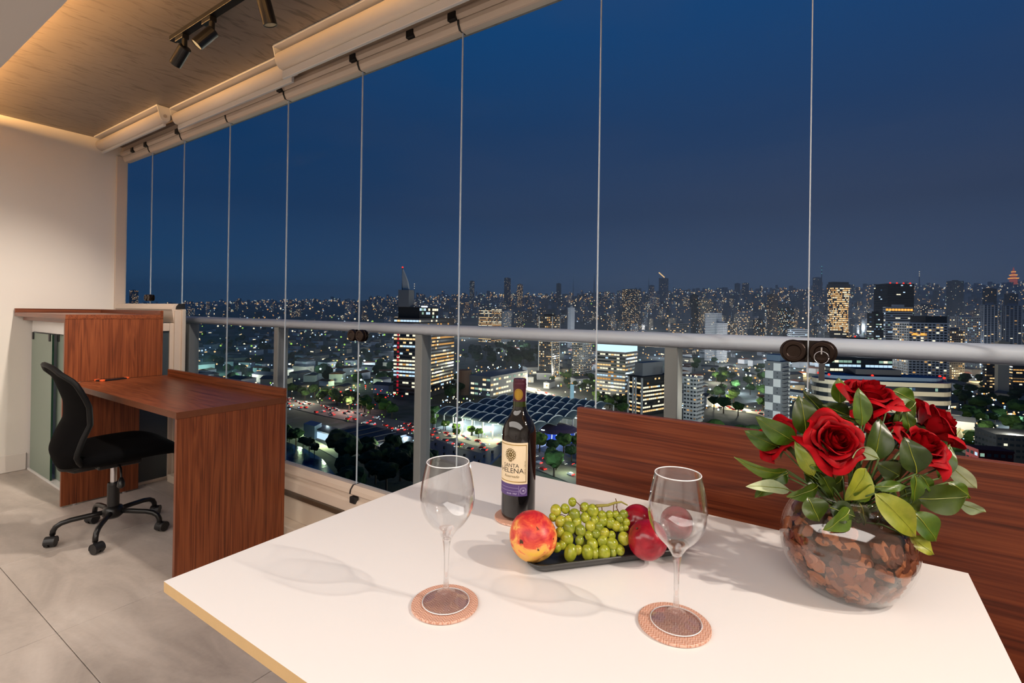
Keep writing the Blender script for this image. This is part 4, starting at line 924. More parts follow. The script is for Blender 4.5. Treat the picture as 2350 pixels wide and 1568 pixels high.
def building(name, lbl, xl, xm, xr, yt, D, ar=18, fl_=3.4, style='grid', wall='mid', lit=.3, pal='mix', bay=3.2, wh=.5, ww=.62, zlow=None, roof=1, indiv=0, group=None, cat='building', seed=None, beacon=0, l2=None, faces='LR', dark=True, edge=None):
    rg = random.Random(seed if seed is not None else hash(lbl) % 9999 if False else int(xl * 7 + yt))
    P, rz, L1, L2 = frame_of(xl, xm, xr, D, ar, l2)
    zt = at_depth(xm, yt, D).z; zb = (terr(P.x, P.y) if zlow is None else zlow); H_ = zt - zb
    r = root(name, lbl, cat, (P.x, P.y, zb), rz, group)
    mb = MB().box(0, L2, 0, L1, -4, H_); mb.box(-.25, L2 + .25, -.25, L1 + .25, H_, H_ + .9, 0)
    body = mb.build('body', BW[wall], r, world=False)
    dk, lt, bd = MB(), MB(), MB(); nf = max(1, int(H_ / fl_)); ind = []
    for face, L in (('L', L1), ('R', L2)):
        if face not in faces: continue
        nb = max(1, int(round(L / bay))); bw = L / nb
        for j in range(nf):
            z0 = H_ - (j + 1) * fl_ + fl_ * (1 - wh) * .5; z1 = z0 + fl_ * wh
            if z0 < 2: continue
            flo = rg.random() < .12
            if style in ('ribbon', 'slab'):
                if dark: faces_quads(dk, face, .4, L - .4, z0, z1, .10)
                rowlit = rg.random(); base = rg.choice(PAL[pal])
                for i in range(nb):
                    if rg.random() < (lit * 1.9 if rowlit < .55 else lit * .35): ind.append((face, i * bw + .15, (i + 1) * bw - .15, z0 + .1, z1 - .1, base if rg.random() < .75 else rg.choice(PAL[pal])))
                if style == 'slab': faces_box(bd, face, -.3, L + .3, z1 + .1, z1 + fl_ * (1 - wh) - .1, .7)
            else:
                for i in range(nb):
                    u0 = (i + .5 - ww / 2) * bw; u1 = (i + .5 + ww / 2) * bw
                    if rg.random() < lit: ind.append((face, u0, u1, z0, z1, rg.choice(PAL[pal])))
                    elif dark: faces_quads(dk, face, u0, u1, z0, z1, .08)
                if style == 'balcony':
                    for i in range(0, nb, 2): faces_box(bd, face, i * bw + .3, (i + 1) * bw - .1, z0 - .9, z0 + .15, 1.1)
        if style == 'fins':
            for i in range(nb + 1): faces_box(bd, face, i * bw - .35, i * bw + .35, 0, H_, .8)
        if edge: 
            for u in (0, L): faces_box(bd, face, u - edge, u + edge, 0, H_ + .5, .5)
    if dk.f: dk.build('windows', DARKW, r, world=False)['kind'] = 'stuff'
    if indiv:
        ind.sort(key=lambda q: rg.random())
        for (face, u0, u1, z0, z1, k) in ind[:indiv]:
            o = bpy.data.objects.new('window', UNIT[k]); COL.objects.link(o); o.parent = r
            if face == 'R': o.location = (u0, -.16, z0); o.scale = (u1 - u0, 1, z1 - z0)
            else: o.location = (-.16, u1, z0); o.rotation_euler = (0, 0, -math.pi / 2); o.scale = (u1 - u0, 1, z1 - z0)
        ind = ind[indiv:]
    for (face, u0, u1, z0, z1, k) in ind: faces_quads(lt, face, u0, u1, z0, z1, .16, EI[k])
    if lt.f: lt.build('lit_windows', EM, r, world=False)['kind'] = 'stuff'
    if bd.f:
        q = bd.build({'slab': 'floor_bands', 'fins': 'facade_fins', 'balcony': 'balconies'}.get(style, 'corner_pilasters'), BW['light'] if wall in ('mid', 'dark', 'black', 'blue') and style != 'slab' else BW[wall], r, world=False); q['kind'] = 'stuff'
    if roof:
        rb = MB(); a_, c_ = L2 * rg.uniform(.2, .35), L1 * rg.uniform(.2, .35); hh = rg.uniform(2.5, 5.5)
        rb.box(a_, L2 - a_, c_, L1 - c_, H_ + .1, H_ + hh); rb.build('roof_block', BW[wall if wall != 'white' else 'light'], r, world=False)
    if beacon:
        bb = MB(); bb.sphere((L2 * .5, L1 * .5, H_ + 6), D * .0018, 8, 6); bb.build('beacon', E_['r'], r, world=False)
    r['dims'] = (L1, L2, H_); return r
def dims(r): d = tuple(r['dims']); del r['dims']; return d
ALLB = []
OCC = []
def free(x, y, r_):
    if any((x - a) ** 2 + (y - c) ** 2 < (r_ + q) ** 2 for a, c, q in OCC): return False
    OCC.append((x, y, r_)); return True
def occupy(r, L1, L2, m=.5):
    c = r.location + Matrix.Rotation(r.rotation_euler.z, 3, 'Z') @ Vector((L2 / 2, L1 / 2, 0)); n = max(1, int(max(L1, L2) / max(6, min(L1, L2))))
    for k in range(n):
        t_ = (k + .5) / n; q = r.location + Matrix.Rotation(r.rotation_euler.z, 3, 'Z') @ (Vector((L2 * t_, L1 / 2, 0)) if L2 > L1 else Vector((L2 / 2, L1 * t_, 0))); OCC.append((q.x, q.y, m * min(L1, L2) + 3))
def bd_(*a, **k): r = building(*a, **k); d = dims(r); ALLB.append(r); occupy(r, d[0], d[1]); return r, d

# named buildings, near to far --------------------------------------------
r, (L1, L2, H_) = bd_('office_tower', 'tall dark office tower with glowing floors and a sail shaped mast on its roof', 905, 962, 1043, 733, 486, 30, 3.6, 'ribbon', 'dark', .52, 'office', 3.4, .56, indiv=150, roof=0)
mb = MB().box(4, L2 * .55, 2, L1 - 2, H_, H_ + 12); ub = mb.build('upper_block', BW['black'], r, world=False)
lt = MB()
for j in range(3):
    for i in range(9):
        if CR.random() < .6: faces_quads(lt, 'R', 4 + i * (L2 * .55 - 4) / 9 + .3, 4 + (i + 1) * (L2 * .55 - 4) / 9 - .3, H_ + 1 + j * 3.7, H_ + 3.4 + j * 3.7, -1.9, EI[CR.choice(['c1', 'w3', 'd2', 'c2'])])
lt.build('upper_windows', EM, r, world=False)['kind'] = 'stuff'
MB().box(2, 12, L1 - 15, L1 - 3, H_ + 12, H_ + 29).build('lift_core', BW['mid'], r, world=False)
sl = MB(); sl.prism([(L1 - 6, H_ + 29), (L1 - 13, H_ + 29), (L1 - 11.5, H_ + 37), (L1 - 8, H_ + 45), (L1 - 5.4, H_ + 50), (L1 - 5.2, H_ + 40)], 'x', 5, 7); sl.build('roof_sail', BW['light'], r, world=False)
ms = MB(); ms.cyl((6, L1 - 5, H_ + 29), (6, L1 - 5, H_ + 51), .5, 8); ms.build('mast', BW['black'], r, world=False); MB().sphere((6, L1 - 5, H_ + 51.8), .9, 8, 6).build('beacon', E_['r'], r, world=False)
fl2 = MB()
for i in range(6): fl2.sphere((8 + i * 2.0, 1.6, H_ + 12.6), .75, 8, 6)
fl2.build('roof_floodlights', E_['x'], r, world=False)
rs = MB()
for i in range(14): faces_quads(rs, 'L', L1 * .78, L1 * .86, 8 + i * 4.2, 9.6 + i * 4.2 + CR.random() * 1.6, .2, 0)
rs.build('red_light_strip', emit('red_facade_light', srgb(200, 30, 50), .8), r, world=False)['kind'] = 'stuff'
r, (L1, L2, H_) = bd_('office_block', 'square office block with a luminous white crown right of the market hall', 1372, 1437, 1464, 812, 482, 24, 3.5, 'ribbon', 'mid', .40, 'office', 3.0, .5, indiv=120, roof=0)
cr = MB(); cr.box(-.6, L2 + .6, -.6, L1 + .6, H_ + .95, H_ + 1.4); cr.box(.6, L2 - .6, .6, L1 - .6, H_ + 8.2, H_ + 9.2); cr.build('crown_frame', BW['white'], r, world=False)
cw = MB(); cw.box(0, L2, 0, L1, H_ + 1.4, H_ + 8.2); cw.build('luminous_crown', emit('crown_light', srgb(200, 238, 255), 1.5), r, world=False)
r, (L1, L2, H_) = bd_('office_block', 'black glass office block with lit ribbon windows in front of the white crowned one', 1443, 1478, 1545, 868, 425, 38, 3.4, 'ribbon', 'black', .50, 'office', 2.6, .5, indiv=120, roof=0)
MB().box(3, L2 * .75, 3, L1 * .7, H_ + .9, H_ + 12.5).build('roof_block', BW['mid'], r, world=False)
ff = MB()
for u in (1.0, L1 * .45, L1 * .62, L1 - 1): faces_box(ff, 'L', u - .9, u + .9, 0, H_, .5)
ff.build('facade_piers', BW['light'], r, world=False)['kind'] = 'stuff'
r, d_ = bd_('apartment_tower', 'slim pale apartment tower with a lamp lit roof terrace beside the second rail post', 1571, 1601, 1616, 870, 402, 25, 3.1, 'balcony', 'light', .10, 'warm', 2.6, .42, roof=0)
L1, L2, H_ = d_; mb = MB()
for i in range(8): mb.sphere((1 + CR.random() * (L2 - 2), .8 + i * (L1 - 1.6) / 7, H_ + 1.6), .55, 8, 6)
mb.build('terrace_lamps', E_['w3'], r, world=False)
r, (L1, L2, H_) = bd_('apartment_tower', 'checkered grey and white apartment tower left of the roses', 1757, 1796, 1813, 834, 382, 22, 3.1, 'grid', 'mid', .04, 'warm', 5.5, .16, .16, roof=0)
ck = MB()
for j in range(int(H_ / 12.4) + 1):
    for i in range(2):
        z0 = H_ - (j + 1) * 12.4 + (6.2 if i else 0)
        if z0 > -2: faces_box(ck, 'L', L1 * (.06 if i else .5), L1 * (.48 if i else .97), z0, z0 + 6.0, .35)
ck.build('white_panels', BW['white'], r, world=False)['kind'] = 'stuff'
bc = MB()
for j in range(int(H_ / 3.1)): faces_box(bc, 'R', .6, L2 - 1.6, j * 3.1 + .4, j * 3.1 + 1.5, 1.3)
bc.build('balconies', BW['mid'], r, world=False)['kind'] = 'stuff'
MB().box(1, L2 - 1, L1 * .15, L1 * .95, H_ + .9, H_ + 6).build('roof_block', BW['blue'], r, world=False); pl_ = MB(); faces_box(pl_, 'R', L2 - 1.2, L2, 0, H_ + 5, .6); pl_.build('end_pier', BW['white'], r, world=False)
bd_('apartment_tower', 'left of two dark residential towers, with amber windows, behind the courtyard building', 1238, 1268, 1285, 727, 672, 22, 3.1, 'grid', 'dark', .34, 'warm', 2.6, .5, .6, edge=.7)
bd_('apartment_tower', 'right of two residential towers, with pale balcony stripes, next to the white crowned block', 1314, 1338, 1360, 766, 650, 30, 3.1, 'balcony', 'mid', .22, 'warm', 2.6, .5)
r, (L1, L2, H_) = bd_('glass_office', 'wide dark green glass office partly hidden by the handrail above the roses', 1881, 1906, 2049, 786, 500, 62, 4.2, 'ribbon', 'black', .34, 'cool', 4.2, .62, indiv=90, beacon=1)
r, (L1, L2, H_) = bd_('apartment_block', 'broad white apartment block with stacked balconies behind the top rose', 2050, 2086, 2175, 742, 600, 60, 3.2, 'balcony', 'white', .22, 'warm', 4.2, .55, .7, indiv=80, roof=0)
MB().box(L2 * .45, L2, 1, L1 - 1, H_ + .2, H_ + 9).build('glass_penthouse', DARKW, r, world=False)
ph_ = MB(); [faces_quads(ph_, 'R', 3 + i * 9, 10.5 + i * 9, H_ - 14.4, H_ - 11.6, .25, EI['o']) for i in (0, 1)]; ph_.build('amber_windows', EM, r, world=False)
# long rounded block with bands
D = 360; P, rz, L1, L2 = frame_of(1866, 1890, 2205, D, 66); zt = at_depth(1890, 872, D).z; zb = GZ; H_ = zt - zb
Lb, Wb = L2, 27
r = root('banded_office', 'long low office with rounded ends and cream and black bands behind the roses', 'building', (P.x, P.y, zb), rz); ALLB.append(r); occupy(r, 27, L2)
def stadium(l, w_, n=14): return [(l - w_ / 2 + w_ / 2 * math.cos(-math.pi / 2 + k * math.pi / n), w_ / 2 + w_ / 2 * math.sin(-math.pi / 2 + k * math.pi / n)) for k in range(n + 1)] + [(w_ / 2 + w_ / 2 * math.cos(math.pi / 2 + k * math.pi / n), w_ / 2 + w_ / 2 * math.sin(math.pi / 2 + k * math.pi / n)) for k in range(n + 1)]
def off(poly, e): cx_ = sum(p[0] for p in poly) / len(poly); cy_ = sum(p[1] for p in poly) / len(poly); return [(p[0] + (e if p[0] > cx_ else -e), p[1] + (e if p[1] > cy_ else -e)) for p in poly]
st_ = stadium(Lb, Wb); MB().prism(st_, 'z', 0, H_ - 1).build('glass_body', DARKW, r, world=False)
for k in range(7):
    z1 = H_ - k * 6.2; MB().prism(off(st_, .5), 'z', z1 - 3.1, z1).build('cladding_band', BW['cream'], r, world=False)
MB().prism(off(stadium(Lb, Wb), -2.5), 'z', H_ - .4, H_ + 3.2).build('roof_plant_room', BW['blue'], r, world=False)
MB().box(Lb * .28, Lb * .62, 6, Wb - 5, H_ + 3, H_ + 8).build('roof_block', BW['dark'], r, world=False)
bb = MB(); [bb.sphere((x, y, H_ + 3.6), .9, 8, 6) for x, y in ((6, 4), (Lb - 8, 3), (Lb - 4, Wb / 2), (3, Wb / 2), (Lb * .4, 5))]; bb.build('roof_beacons', E_['r'], r, world=False)
lt = MB()
for k in range(6):
    for i in range(30):
        if CR.random() < .22: u = Wb / 2 + i * (Lb - Wb) / 30; z1 = H_ - k * 6.2 - 3.3; faces_quads(lt, 'R', u, u + (Lb - Wb) / 30 - .3, z1 - 2.4, z1 - .3, .06, EI[CR.choice(['c2', 'w3', 'd2', 'd1'])])
lt.build('lit_windows', EM, r, world=False)['kind'] = 'stuff'
bd_('low_house_block', 'red walled low block with a dark pitched roof just above the bench at far right', 2220, 2250, 2330, 1036, 240, 60, 3.2, 'grid', 'red', .10, 'cool', 3.0, .5, roof=0)
bd_('concrete_block', 'plain grey block between the long banded office and the bench at the right edge', 2240, 2290, 2420, 1000, 300, 60, 3.4, 'grid', 'black', .12, 'cool', 3.2, .4, roof=0)
r, (L1, L2, H_) = bd_('office_tower', 'dark stepped office tower with red roof lights right of the golden tower', 2005, 2036, 2097, 652, 820, 52, 3.8, 'ribbon', 'black', .06, 'cool', 3.6, .5, roof=0)
bb = MB(); [bb.sphere((L2 * u, 0, H_ + 1.8), 1.3, 8, 6) for u in (.1, .35, .6, .85)]; bb.build('roof_beacons', E_['r'], r, world=False)
r, (L1, L2, H_) = bd_('office_block', 'pale office slab with amber top floor in front of the dark stepped tower', 2026, 2032, 2095, 706, 770, 60, 3.6, 'ribbon', 'light', .20, 'cool', 3.6, .5)
tf = MB(); [faces_quads(tf, 'R', u * L2 / 9 + .4, (u + 1) * L2 / 9 - .4, H_ - 5, H_ - 1.6, .3, EI['o']) for u in range(9)]; tf.build('amber_windows', EM, r, world=False)['kind'] = 'stuff'
bd_('glass_office', 'dark glass office left of the pale slab with cool lit floors', 1990, 2006, 2028, 720, 750, 42, 3.6, 'ribbon', 'black', .3, 'cool', 3.4, .5)
# golden waisted tower
D = 1320; P, rz, L1, L2 = frame_of(1897, 1909, 1950, D, 55); zt = at_depth(1909, 652, D).z; zb = terr(P.x, P.y); H_ = zt - zb
r = root('office_tower', 'golden waisted tower with every floor lit', 'building', (P.x, P.y, zb), rz); ALLB.append(r)
def waist(z): t_ = z / H_; return 1 - .13 * math.sin(math.pi * min(1, max(0, t_ * 1.05 - .02))) + .06 * max(0, t_ - .6)
mb = MB(); n = 14
for j in range(n):
    z0, z1 = H_ * j / n, H_ * (j + 1) / n; a_, c_ = waist(z0), waist(z1)
    q = lambda s_, z: [(L2 / 2 - L2 / 2 * s_, L1 / 2 - L1 / 2 * s_, z), (L2 / 2 + L2 / 2 * s_, L1 / 2 - L1 / 2 * s_, z), (L2 / 2 + L2 / 2 * s_, L1 / 2 + L1 / 2 * s_, z), (L2 / 2 - L2 / 2 * s_, L1 / 2 + L1 / 2 * s_, z)]
    mb.add(q(a_, z0) + q(c_, z1), [(0, 1, 5, 4), (1, 2, 6, 5), (2, 3, 7, 6), (3, 0, 4, 7), (4, 5, 6, 7)])
mb.build('body', BW['dark'], r, world=False)
lt = MB(); nf = 30
for j in range(nf):
    z0 = 4 + j * (H_ - 12) / nf; z1 = z0 + (H_ - 12) / nf * .62; s_ = waist(z0)
    for face, L, o_ in (('R', L2, L1), ('L', L1, L2)):
        c0 = L / 2 - L / 2 * s_; w_ = L * s_; nb = 12 if face == 'R' else 5; ins_ = -(o_ / 2 - o_ / 2 * s_) + .35
        for i in range(nb):
            if CR.random() < (.82 if face == 'R' else .6): faces_quads(lt, face, c0 + w_ * i / nb + .2, c0 + w_ * (i + 1) / nb - .1, z0, z1, ins_, EI[CR.choice(PAL['gold'])])
lt.build('lit_windows', EM, r, world=False)['kind'] = 'stuff'; MB().box(2, L2 - 2, 2, L1 - 2, H_, H_ + 6).build('roof_block', BW['black'], r, world=False)
bd_('apartment_tower', 'left of two pale striped slab towers near the right edge above the rail', 2250, 2258, 2290, 700, 900, 60, 3.2, 'fins', 'blue', .06, 'warm', 5.5, .5)
bd_('apartment_tower', 'right of two pale striped slab towers near the right edge above the rail', 2300, 2308, 2345, 702, 905, 60, 3.2, 'fins', 'blue', .06, 'warm', 5.5, .5)
r, (L1, L2, H_) = bd_('apartment_tower', 'slender white stepped tower left of centre between rail posts', 1618, 1645, 1657, 720, 930, 24, 3.1, 'grid', 'white', .08, 'warm', 2.6, .4, .5)
bd_('apartment_tower', 'lower white annex tower attached right of the slender white tower', 1645, 1660, 1670, 743, 915, 28, 3.1, 'grid', 'white', .06, 'warm', 2.6, .4, .5)
bd_('office_block', 'office block with banded warm floors left of the bottle top', 1099, 1128, 1151, 709, 1250, 35, 3.4, 'ribbon', 'mid', .5, 'warm', 3.2, .5)
bd_('apartment_tower', 'pale narrow tower right of the banded warm office block', 1152, 1165, 1174, 716, 1220, 25, 3.1, 'grid', 'light', .15, 'warm', 2.8, .45)
bd_('apartment_tower', 'white windowless faced tower in the centre distance', 1303, 1310, 1319, 707, 1180, 35, 3.1, 'grid', 'white', .04, 'warm', 4.5, .3, .3)
bd_('office_block', 'black square office block with dotted windows left of the lit boom tower', 1427, 1440, 1467, 664, 2000, 45, 3.8, 'grid', 'black', .3, 'warm', 4, .5)
r, (L1, L2, H_) = bd_('high_rise', 'dark high-rise crowned by a slanted glowing boom on the horizon', 1511, 1521, 1533, 638, 3600, 35, 3.8, 'grid', 'blue', .03, 'warm', 6, .5)
mb = MB(); a_, c_ = at_depth(1512, 625.5, 3600), at_depth(1525, 637, 3600); mt_ = Matrix.Rotation(-r.rotation_euler.z, 4, 'Z')
mb.tube([mt_ @ (a_ - r.location), mt_ @ (c_ - r.location)], 4.2, 6); mb.build('glowing_boom', E_['w1'], r, world=False)
bd_('high_rise', 'plain dark high-rise left of the boom tower on the skyline', 1489, 1494, 1501, 655, 3500, 35, 3.8, 'grid', 'blue', .1, 'warm', 6, .5)
for k, (a_, b__, c_, y, D, w_, l_, lb) in enumerate(((1583, 1592, 1602, 678, 1500, 'black', .05, 'unlit black tower between two beige towers right of centre'), (1603, 1620, 1634, 688, 1480, 'cream', .25, 'beige tower with scattered windows right of the unlit black tower'), (1760, 1772, 1785, 676, 1600, 'brown', .10, 'brown tower with one bright upper window near the key lock'), (1786, 1806, 1822, 708, 1250, 'dark', .42, 'dark tower speckled with many warm windows above the key lock'), (1539, 1566, 1581, 743, 1020, 'mid', .2, 'low wide office with pale floor lines left of the white stepped tower'), (1554, 1572, 1586, 706, 1300, 'blue', .05, 'blue grey slab behind the low wide office'), (1685, 1691, 1698, 651, 3000, 'blue', .05, 'left of two twin dark towers on the skyline'), (1702, 1709, 1718, 650, 3000, 'blue', .05, 'right of two twin dark towers on the skyline'), (1864, 1872, 1884, 637, 3300, 'blue', .04, 'hazy dark tower left of the golden tower top'), (2171, 2186, 2211, 645, 2200, 'dark', .05, 'broad hazy dark tower with a red light on the right skyline'), (2254, 2266, 2287, 663, 1500, 'black', .05, 'black tower behind the left striped slab tower'), (2304, 2316, 2336, 675, 1500, 'dark', .10, 'dark tower behind the right striped slab tower'), (1077, 1082, 1088, 645, 3400, 'dark', .2, 'narrow peaked high-rise on the skyline right of the tall tower'), (1156, 1162, 1171, 638, 3400, 'dark', .08, 'highest flat topped high-rise on the middle skyline'), (1186, 1192, 1199, 653, 3300, 'dark', .35, 'warm lit high-rise on the middle skyline'), (1276, 1281, 1287, 651, 3500, 'dark', .03, 'rounded unlit high-rise on the middle skyline'), (296, 306, 317, 667, 2400, 'dark', .35, 'lone apartment tower at the far left end of the skyline'), (1690, 1702, 1716, 722, 1300, 'light', .35, 'pale block right of the white stepped tower'), (1728, 1742, 1757, 735, 1150, 'dark', .3, 'dark block with warm windows left of the checkered tower'), (2096, 2112, 2150, 700, 1300, 'mid', .25, 'grey block right of the dark stepped tower'), (2130, 2142, 2168, 712, 1000, 'white', .3, 'small white frame building with one lit column of windows'), (2180, 2195, 2250, 728, 850, 'light', .25, 'pale gridded office left of the striped slab towers'), (2160, 2180, 2215, 760, 700, 'mid', .4, 'lit mid-rise right of the broad white apartment block'))):
    bd_('high_rise' if D > 2000 else 'city_block', lb, a_, b__, c_, y, D, 32 if b__ < 1500 else 48, 3.4, 'slab' if k == 4 else 'grid', w_, l_, 'warm' if k % 3 else 'mix', 3.2 if D < 2000 else 5, .5)
bd_('low_office', 'low white office with long window rows behind the key lock', 1808, 1816, 1856, 757, 900, 52, 3.6, 'ribbon', 'white', .15, 'cool', 3.4, .45)
bd_('low_office', 'low dark office right of the key lock below the golden tower', 1893, 1905, 1948, 764, 800, 55, 3.6, 'ribbon', 'dark', .08, 'warm', 3.4, .45)
r, (L1, L2, H_) = bd_('apartment_tower', 'windowless grey tower lit from below under the right end of the rail', 2284, 2292, 2318, 786, 560, 58, 3.3, 'grid', 'cream', 0, 'warm', 60, .3, dark=False)
bd_('apartment_tower', 'floor lit tower left of the windowless grey tower', 2258, 2266, 2286, 806, 575, 52, 3.3, 'slab', 'dark', .35, 'warm', 3, .5)
bd_('apartment_tower', 'floor lit tower at the right edge beside the windowless grey tower', 2318, 2326, 2370, 806, 570, 58, 3.3, 'slab', 'dark', .4, 'warm', 3, .5)
# masts on the skyline
LAT = conc('mast_steel', (80, 84, 96))
for x, y0, y1, D, w_, lb, em_ in ((1886, 612, 655, 3400, 5, 'thin lattice mast with greenish lights left of the golden tower', 't'), (2110, 624, 660, 4200, 5, 'thin lattice mast with a white lamp above the right skyline', 'w3'), (1316, 637, 668, 4200, 4, 'thin dark mast on the middle skyline', 'd2'), (1364, 629, 672, 4200, 7, 'tapering dark mast beside the fourth pane joint', 'd2'), (1489, 634, 662, 4000, 4, 'thin dark mast left of the boom tower', 'd2'), (951, 652, 678, 3800, 3, 'thin mast right of the tall tower with the sail', 'w3')):
    a_ = at_depth(x, y0, D); g0 = terr(a_.x, a_.y); r = root('radio_mast', lb, 'mast', (a_.x, a_.y, g0))
    MB().tube([(0, 0, 0), (0, 0, (a_.z - g0) * .6), (0, 0, a_.z - g0)], [w_, w_ * .6, w_ * .25], 4).build('lattice', LAT, r, world=False)
    mb = MB(); [mb.sphere((0, 0, (a_.z - g0) * q), 3.2, 6, 5) for q in (1.0, .9, .8)]; mb.build('mast_lamps', E_[em_], r, world=False)
D = 4300; a_ = at_depth(2326, 613, D); g0 = terr(a_.x, a_.y); r = root('tower_spire', 'orange lit pyramidal lattice tower at the right end of the skyline', 'tower', (a_.x, a_.y, g0)); hh = a_.z - g0; w0 = 14 / FPX * D / 2
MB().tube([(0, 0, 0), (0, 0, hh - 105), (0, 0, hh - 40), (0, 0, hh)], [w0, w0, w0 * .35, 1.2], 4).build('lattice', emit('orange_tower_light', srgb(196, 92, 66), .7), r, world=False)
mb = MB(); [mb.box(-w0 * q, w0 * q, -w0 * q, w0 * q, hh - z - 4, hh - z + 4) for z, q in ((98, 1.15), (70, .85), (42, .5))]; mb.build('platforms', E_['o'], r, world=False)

# courtyard building
D = depth_of_base(1140, 916); P, rz, L1, L2 = frame_of(1078, 1128, 1213, D, 34); H_ = 21
r = root('courtyard_building', 'low square building round a dark courtyard, with lit parking floors, behind the bottle', 'building', (P.x, P.y, GZ), rz); ALLB.append(r)
wg = 14
for k, (x0, x1, y0, y1) in enumerate(((0, L2, 0, wg), (0, L2, L1 - wg, L1), (0, wg, wg, L1 - wg), (L2 - wg, L2, wg, L1 - wg))):
    MB().box(x0, x1, y0, y1, -2, H_).build('wing', BW['mid'], r, world=False)
MB().box(wg, L2 - wg, wg, L1 - wg, -2, 4).build('courtyard_roof', ROOFM, r, world=False)
lt = MB()
for j in range(4):
    for face, L in (('R', L2), ('L', L1)):
        for i in range(int(L / 5)):
            if CR.random() < .72: faces_quads(lt, face, i * 5 + .4, i * 5 + 4.7, 1.5 + j * 5, 3.6 + j * 5, .15, EI[CR.choice(['w3', 'c2', 'w1', 'w3'])])
lt.build('lit_windows', EM, r, world=False)['kind'] = 'stuff'
MB().lathe([(7, -2), (7, H_ + 3), (7.8, H_ + 3), (7.8, H_ + 5), (0.01, H_ + 5.5)], 20, (0, L1 + 6, 0)).build('corner_drum', BW['brown'], r, world=False)

# market hall with vaulted roofs
A_, B_, C_ = gnd(998, 985), gnd(1180, 1022), gnd(1305, 953)
ex = (B_ - A_); Lx = ex.length; ex.normalize(); ey = Vector((-ex.y, ex.x, 0)); Ly = abs((C_ - B_).dot(ey)) + 6; Ly = min(Ly, 120)
if ey.dot(FH) < 0: ey = -ey
mk = root('market_hall', 'large market hall with rows of ribbed dark vaults glowing white underneath, behind the bottle', 'building', tuple(A_), math.atan2(ex.y, ex.x)); ALLB.append(mk)
[OCC.append((*(A_ + ex * (Lx * u) + ey * (Ly * v)).xy, 16)) for u in (.05, .3, .55, .8, 1.05, 1.2) for v in (.15, .4, .65, .9)]
NR = 5; wr = Ly / NR; VA = conc('vault_roof', (74, 86, 92), .45); RIB = flat('vault_rib', srgb(206, 214, 214), .5)
sgn = 1 if (Matrix.Rotation(math.atan2(ex.y, ex.x), 3, 'Z') @ Vector((0, 1, 0))).dot(ey) > 0 else -1
Lx2 = Lx * 1.25
for k in range(NR):
    def vt(u, v): return (Lx2 * u, sgn * (k * wr + wr * v * .96), 10 + 4.2 * math.sin(math.pi * (.08 + .84 * v)))
    MB().grid(vt, 10, 8).build('roof_vault', VA, mk, world=False, smooth=True, solid=.4)
    for i in range(11):
        u = (i + .15) / 11; MB().tube([tuple(Vector(vt(u, v / 8)) + Vector((0, 0, .45))) for v in range(9)], .45, 4).build('roof_rib', RIB, mk, world=False)
mb = MB(); [mb.box(i * Lx2 / 10 - .4, i * Lx2 / 10 + .4, sgn * k * wr - .4, sgn * k * wr + .4, 0, 11) for i in range(11) for k in range(NR + 1)]; q = mb.build('columns', BW['light'], mk, world=False); q['kind'] = 'stuff'
mb = MB()
for i in range(20):
    for k in range(NR): mb.box(i * Lx2 / 20, i * Lx2 / 20 + 2.4, sgn * (k + .5) * wr - .5, sgn * (k + .5) * wr + .5, 9.2, 9.6)
q = mb.build('hall_lamps', E_['x'], mk, world=False); q['kind'] = 'stuff'
MB().box(0, Lx2, min(0, sgn * Ly), max(0, sgn * Ly), -1, .4).build('hall_floor', conc('pale_paving', (190, 190, 184)), mk, world=False)
# blue pavilion
pc = gnd(1276, 1012); r = root('round_pavilion', 'round pavilion with blue lit glass and a dark domed roof, right of the bottle', 'building', tuple(pc)); ALLB.append(r)
pr_ = 46 / FPX * (pc - EYE).dot(AF)
MB().lathe([(pr_ * .92, 0), (pr_ * .92, 7)], 36).build('glass_drum', emit('blue_glass_glow', srgb(58, 92, 220), .8), r, world=False)
for k in range(24):
    a_ = 2 * math.pi * k / 24; MB().box(pr_ * .92 * math.cos(a_) - .3, pr_ * .92 * math.cos(a_) + .3, pr_ * .92 * math.sin(a_) - .3, pr_ * .92 * math.sin(a_) + .3, 0, 7).build('mullion', BW['white'] if k % 2 else BW['blue'], r, world=False)
MB().lathe([(pr_ * 1.06, 7), (pr_ * 1.06, 7.8), (pr_ * .9, 9.2), (pr_ * .5, 10.6), (.01, 11.2)], 36).build('domed_roof', conc('pavilion_roof', (52, 42, 66), .5), r, world=False, smooth=False)
# lit pole
pc = gnd(1312, 957); r = root('chimney_pole', 'slim pole lit white above and teal below, left of the bench', 'pole', tuple(pc)); D = (pc - EYE).dot(AF); hh = 70 / FPX * D
MB().cyl((0, 0, 0), (0, 0, hh * .38), 4.4 / FPX * D, 14).build('lower_shaft', emit('pole_teal', srgb(70, 150, 168), .8), r, world=False)
MB().cyl((0, 0, hh * .38), (0, 0, hh), 4.4 / FPX * D, 14).build('upper_shaft', emit('pole_pale', srgb(150, 186, 200), .8), r, world=False)
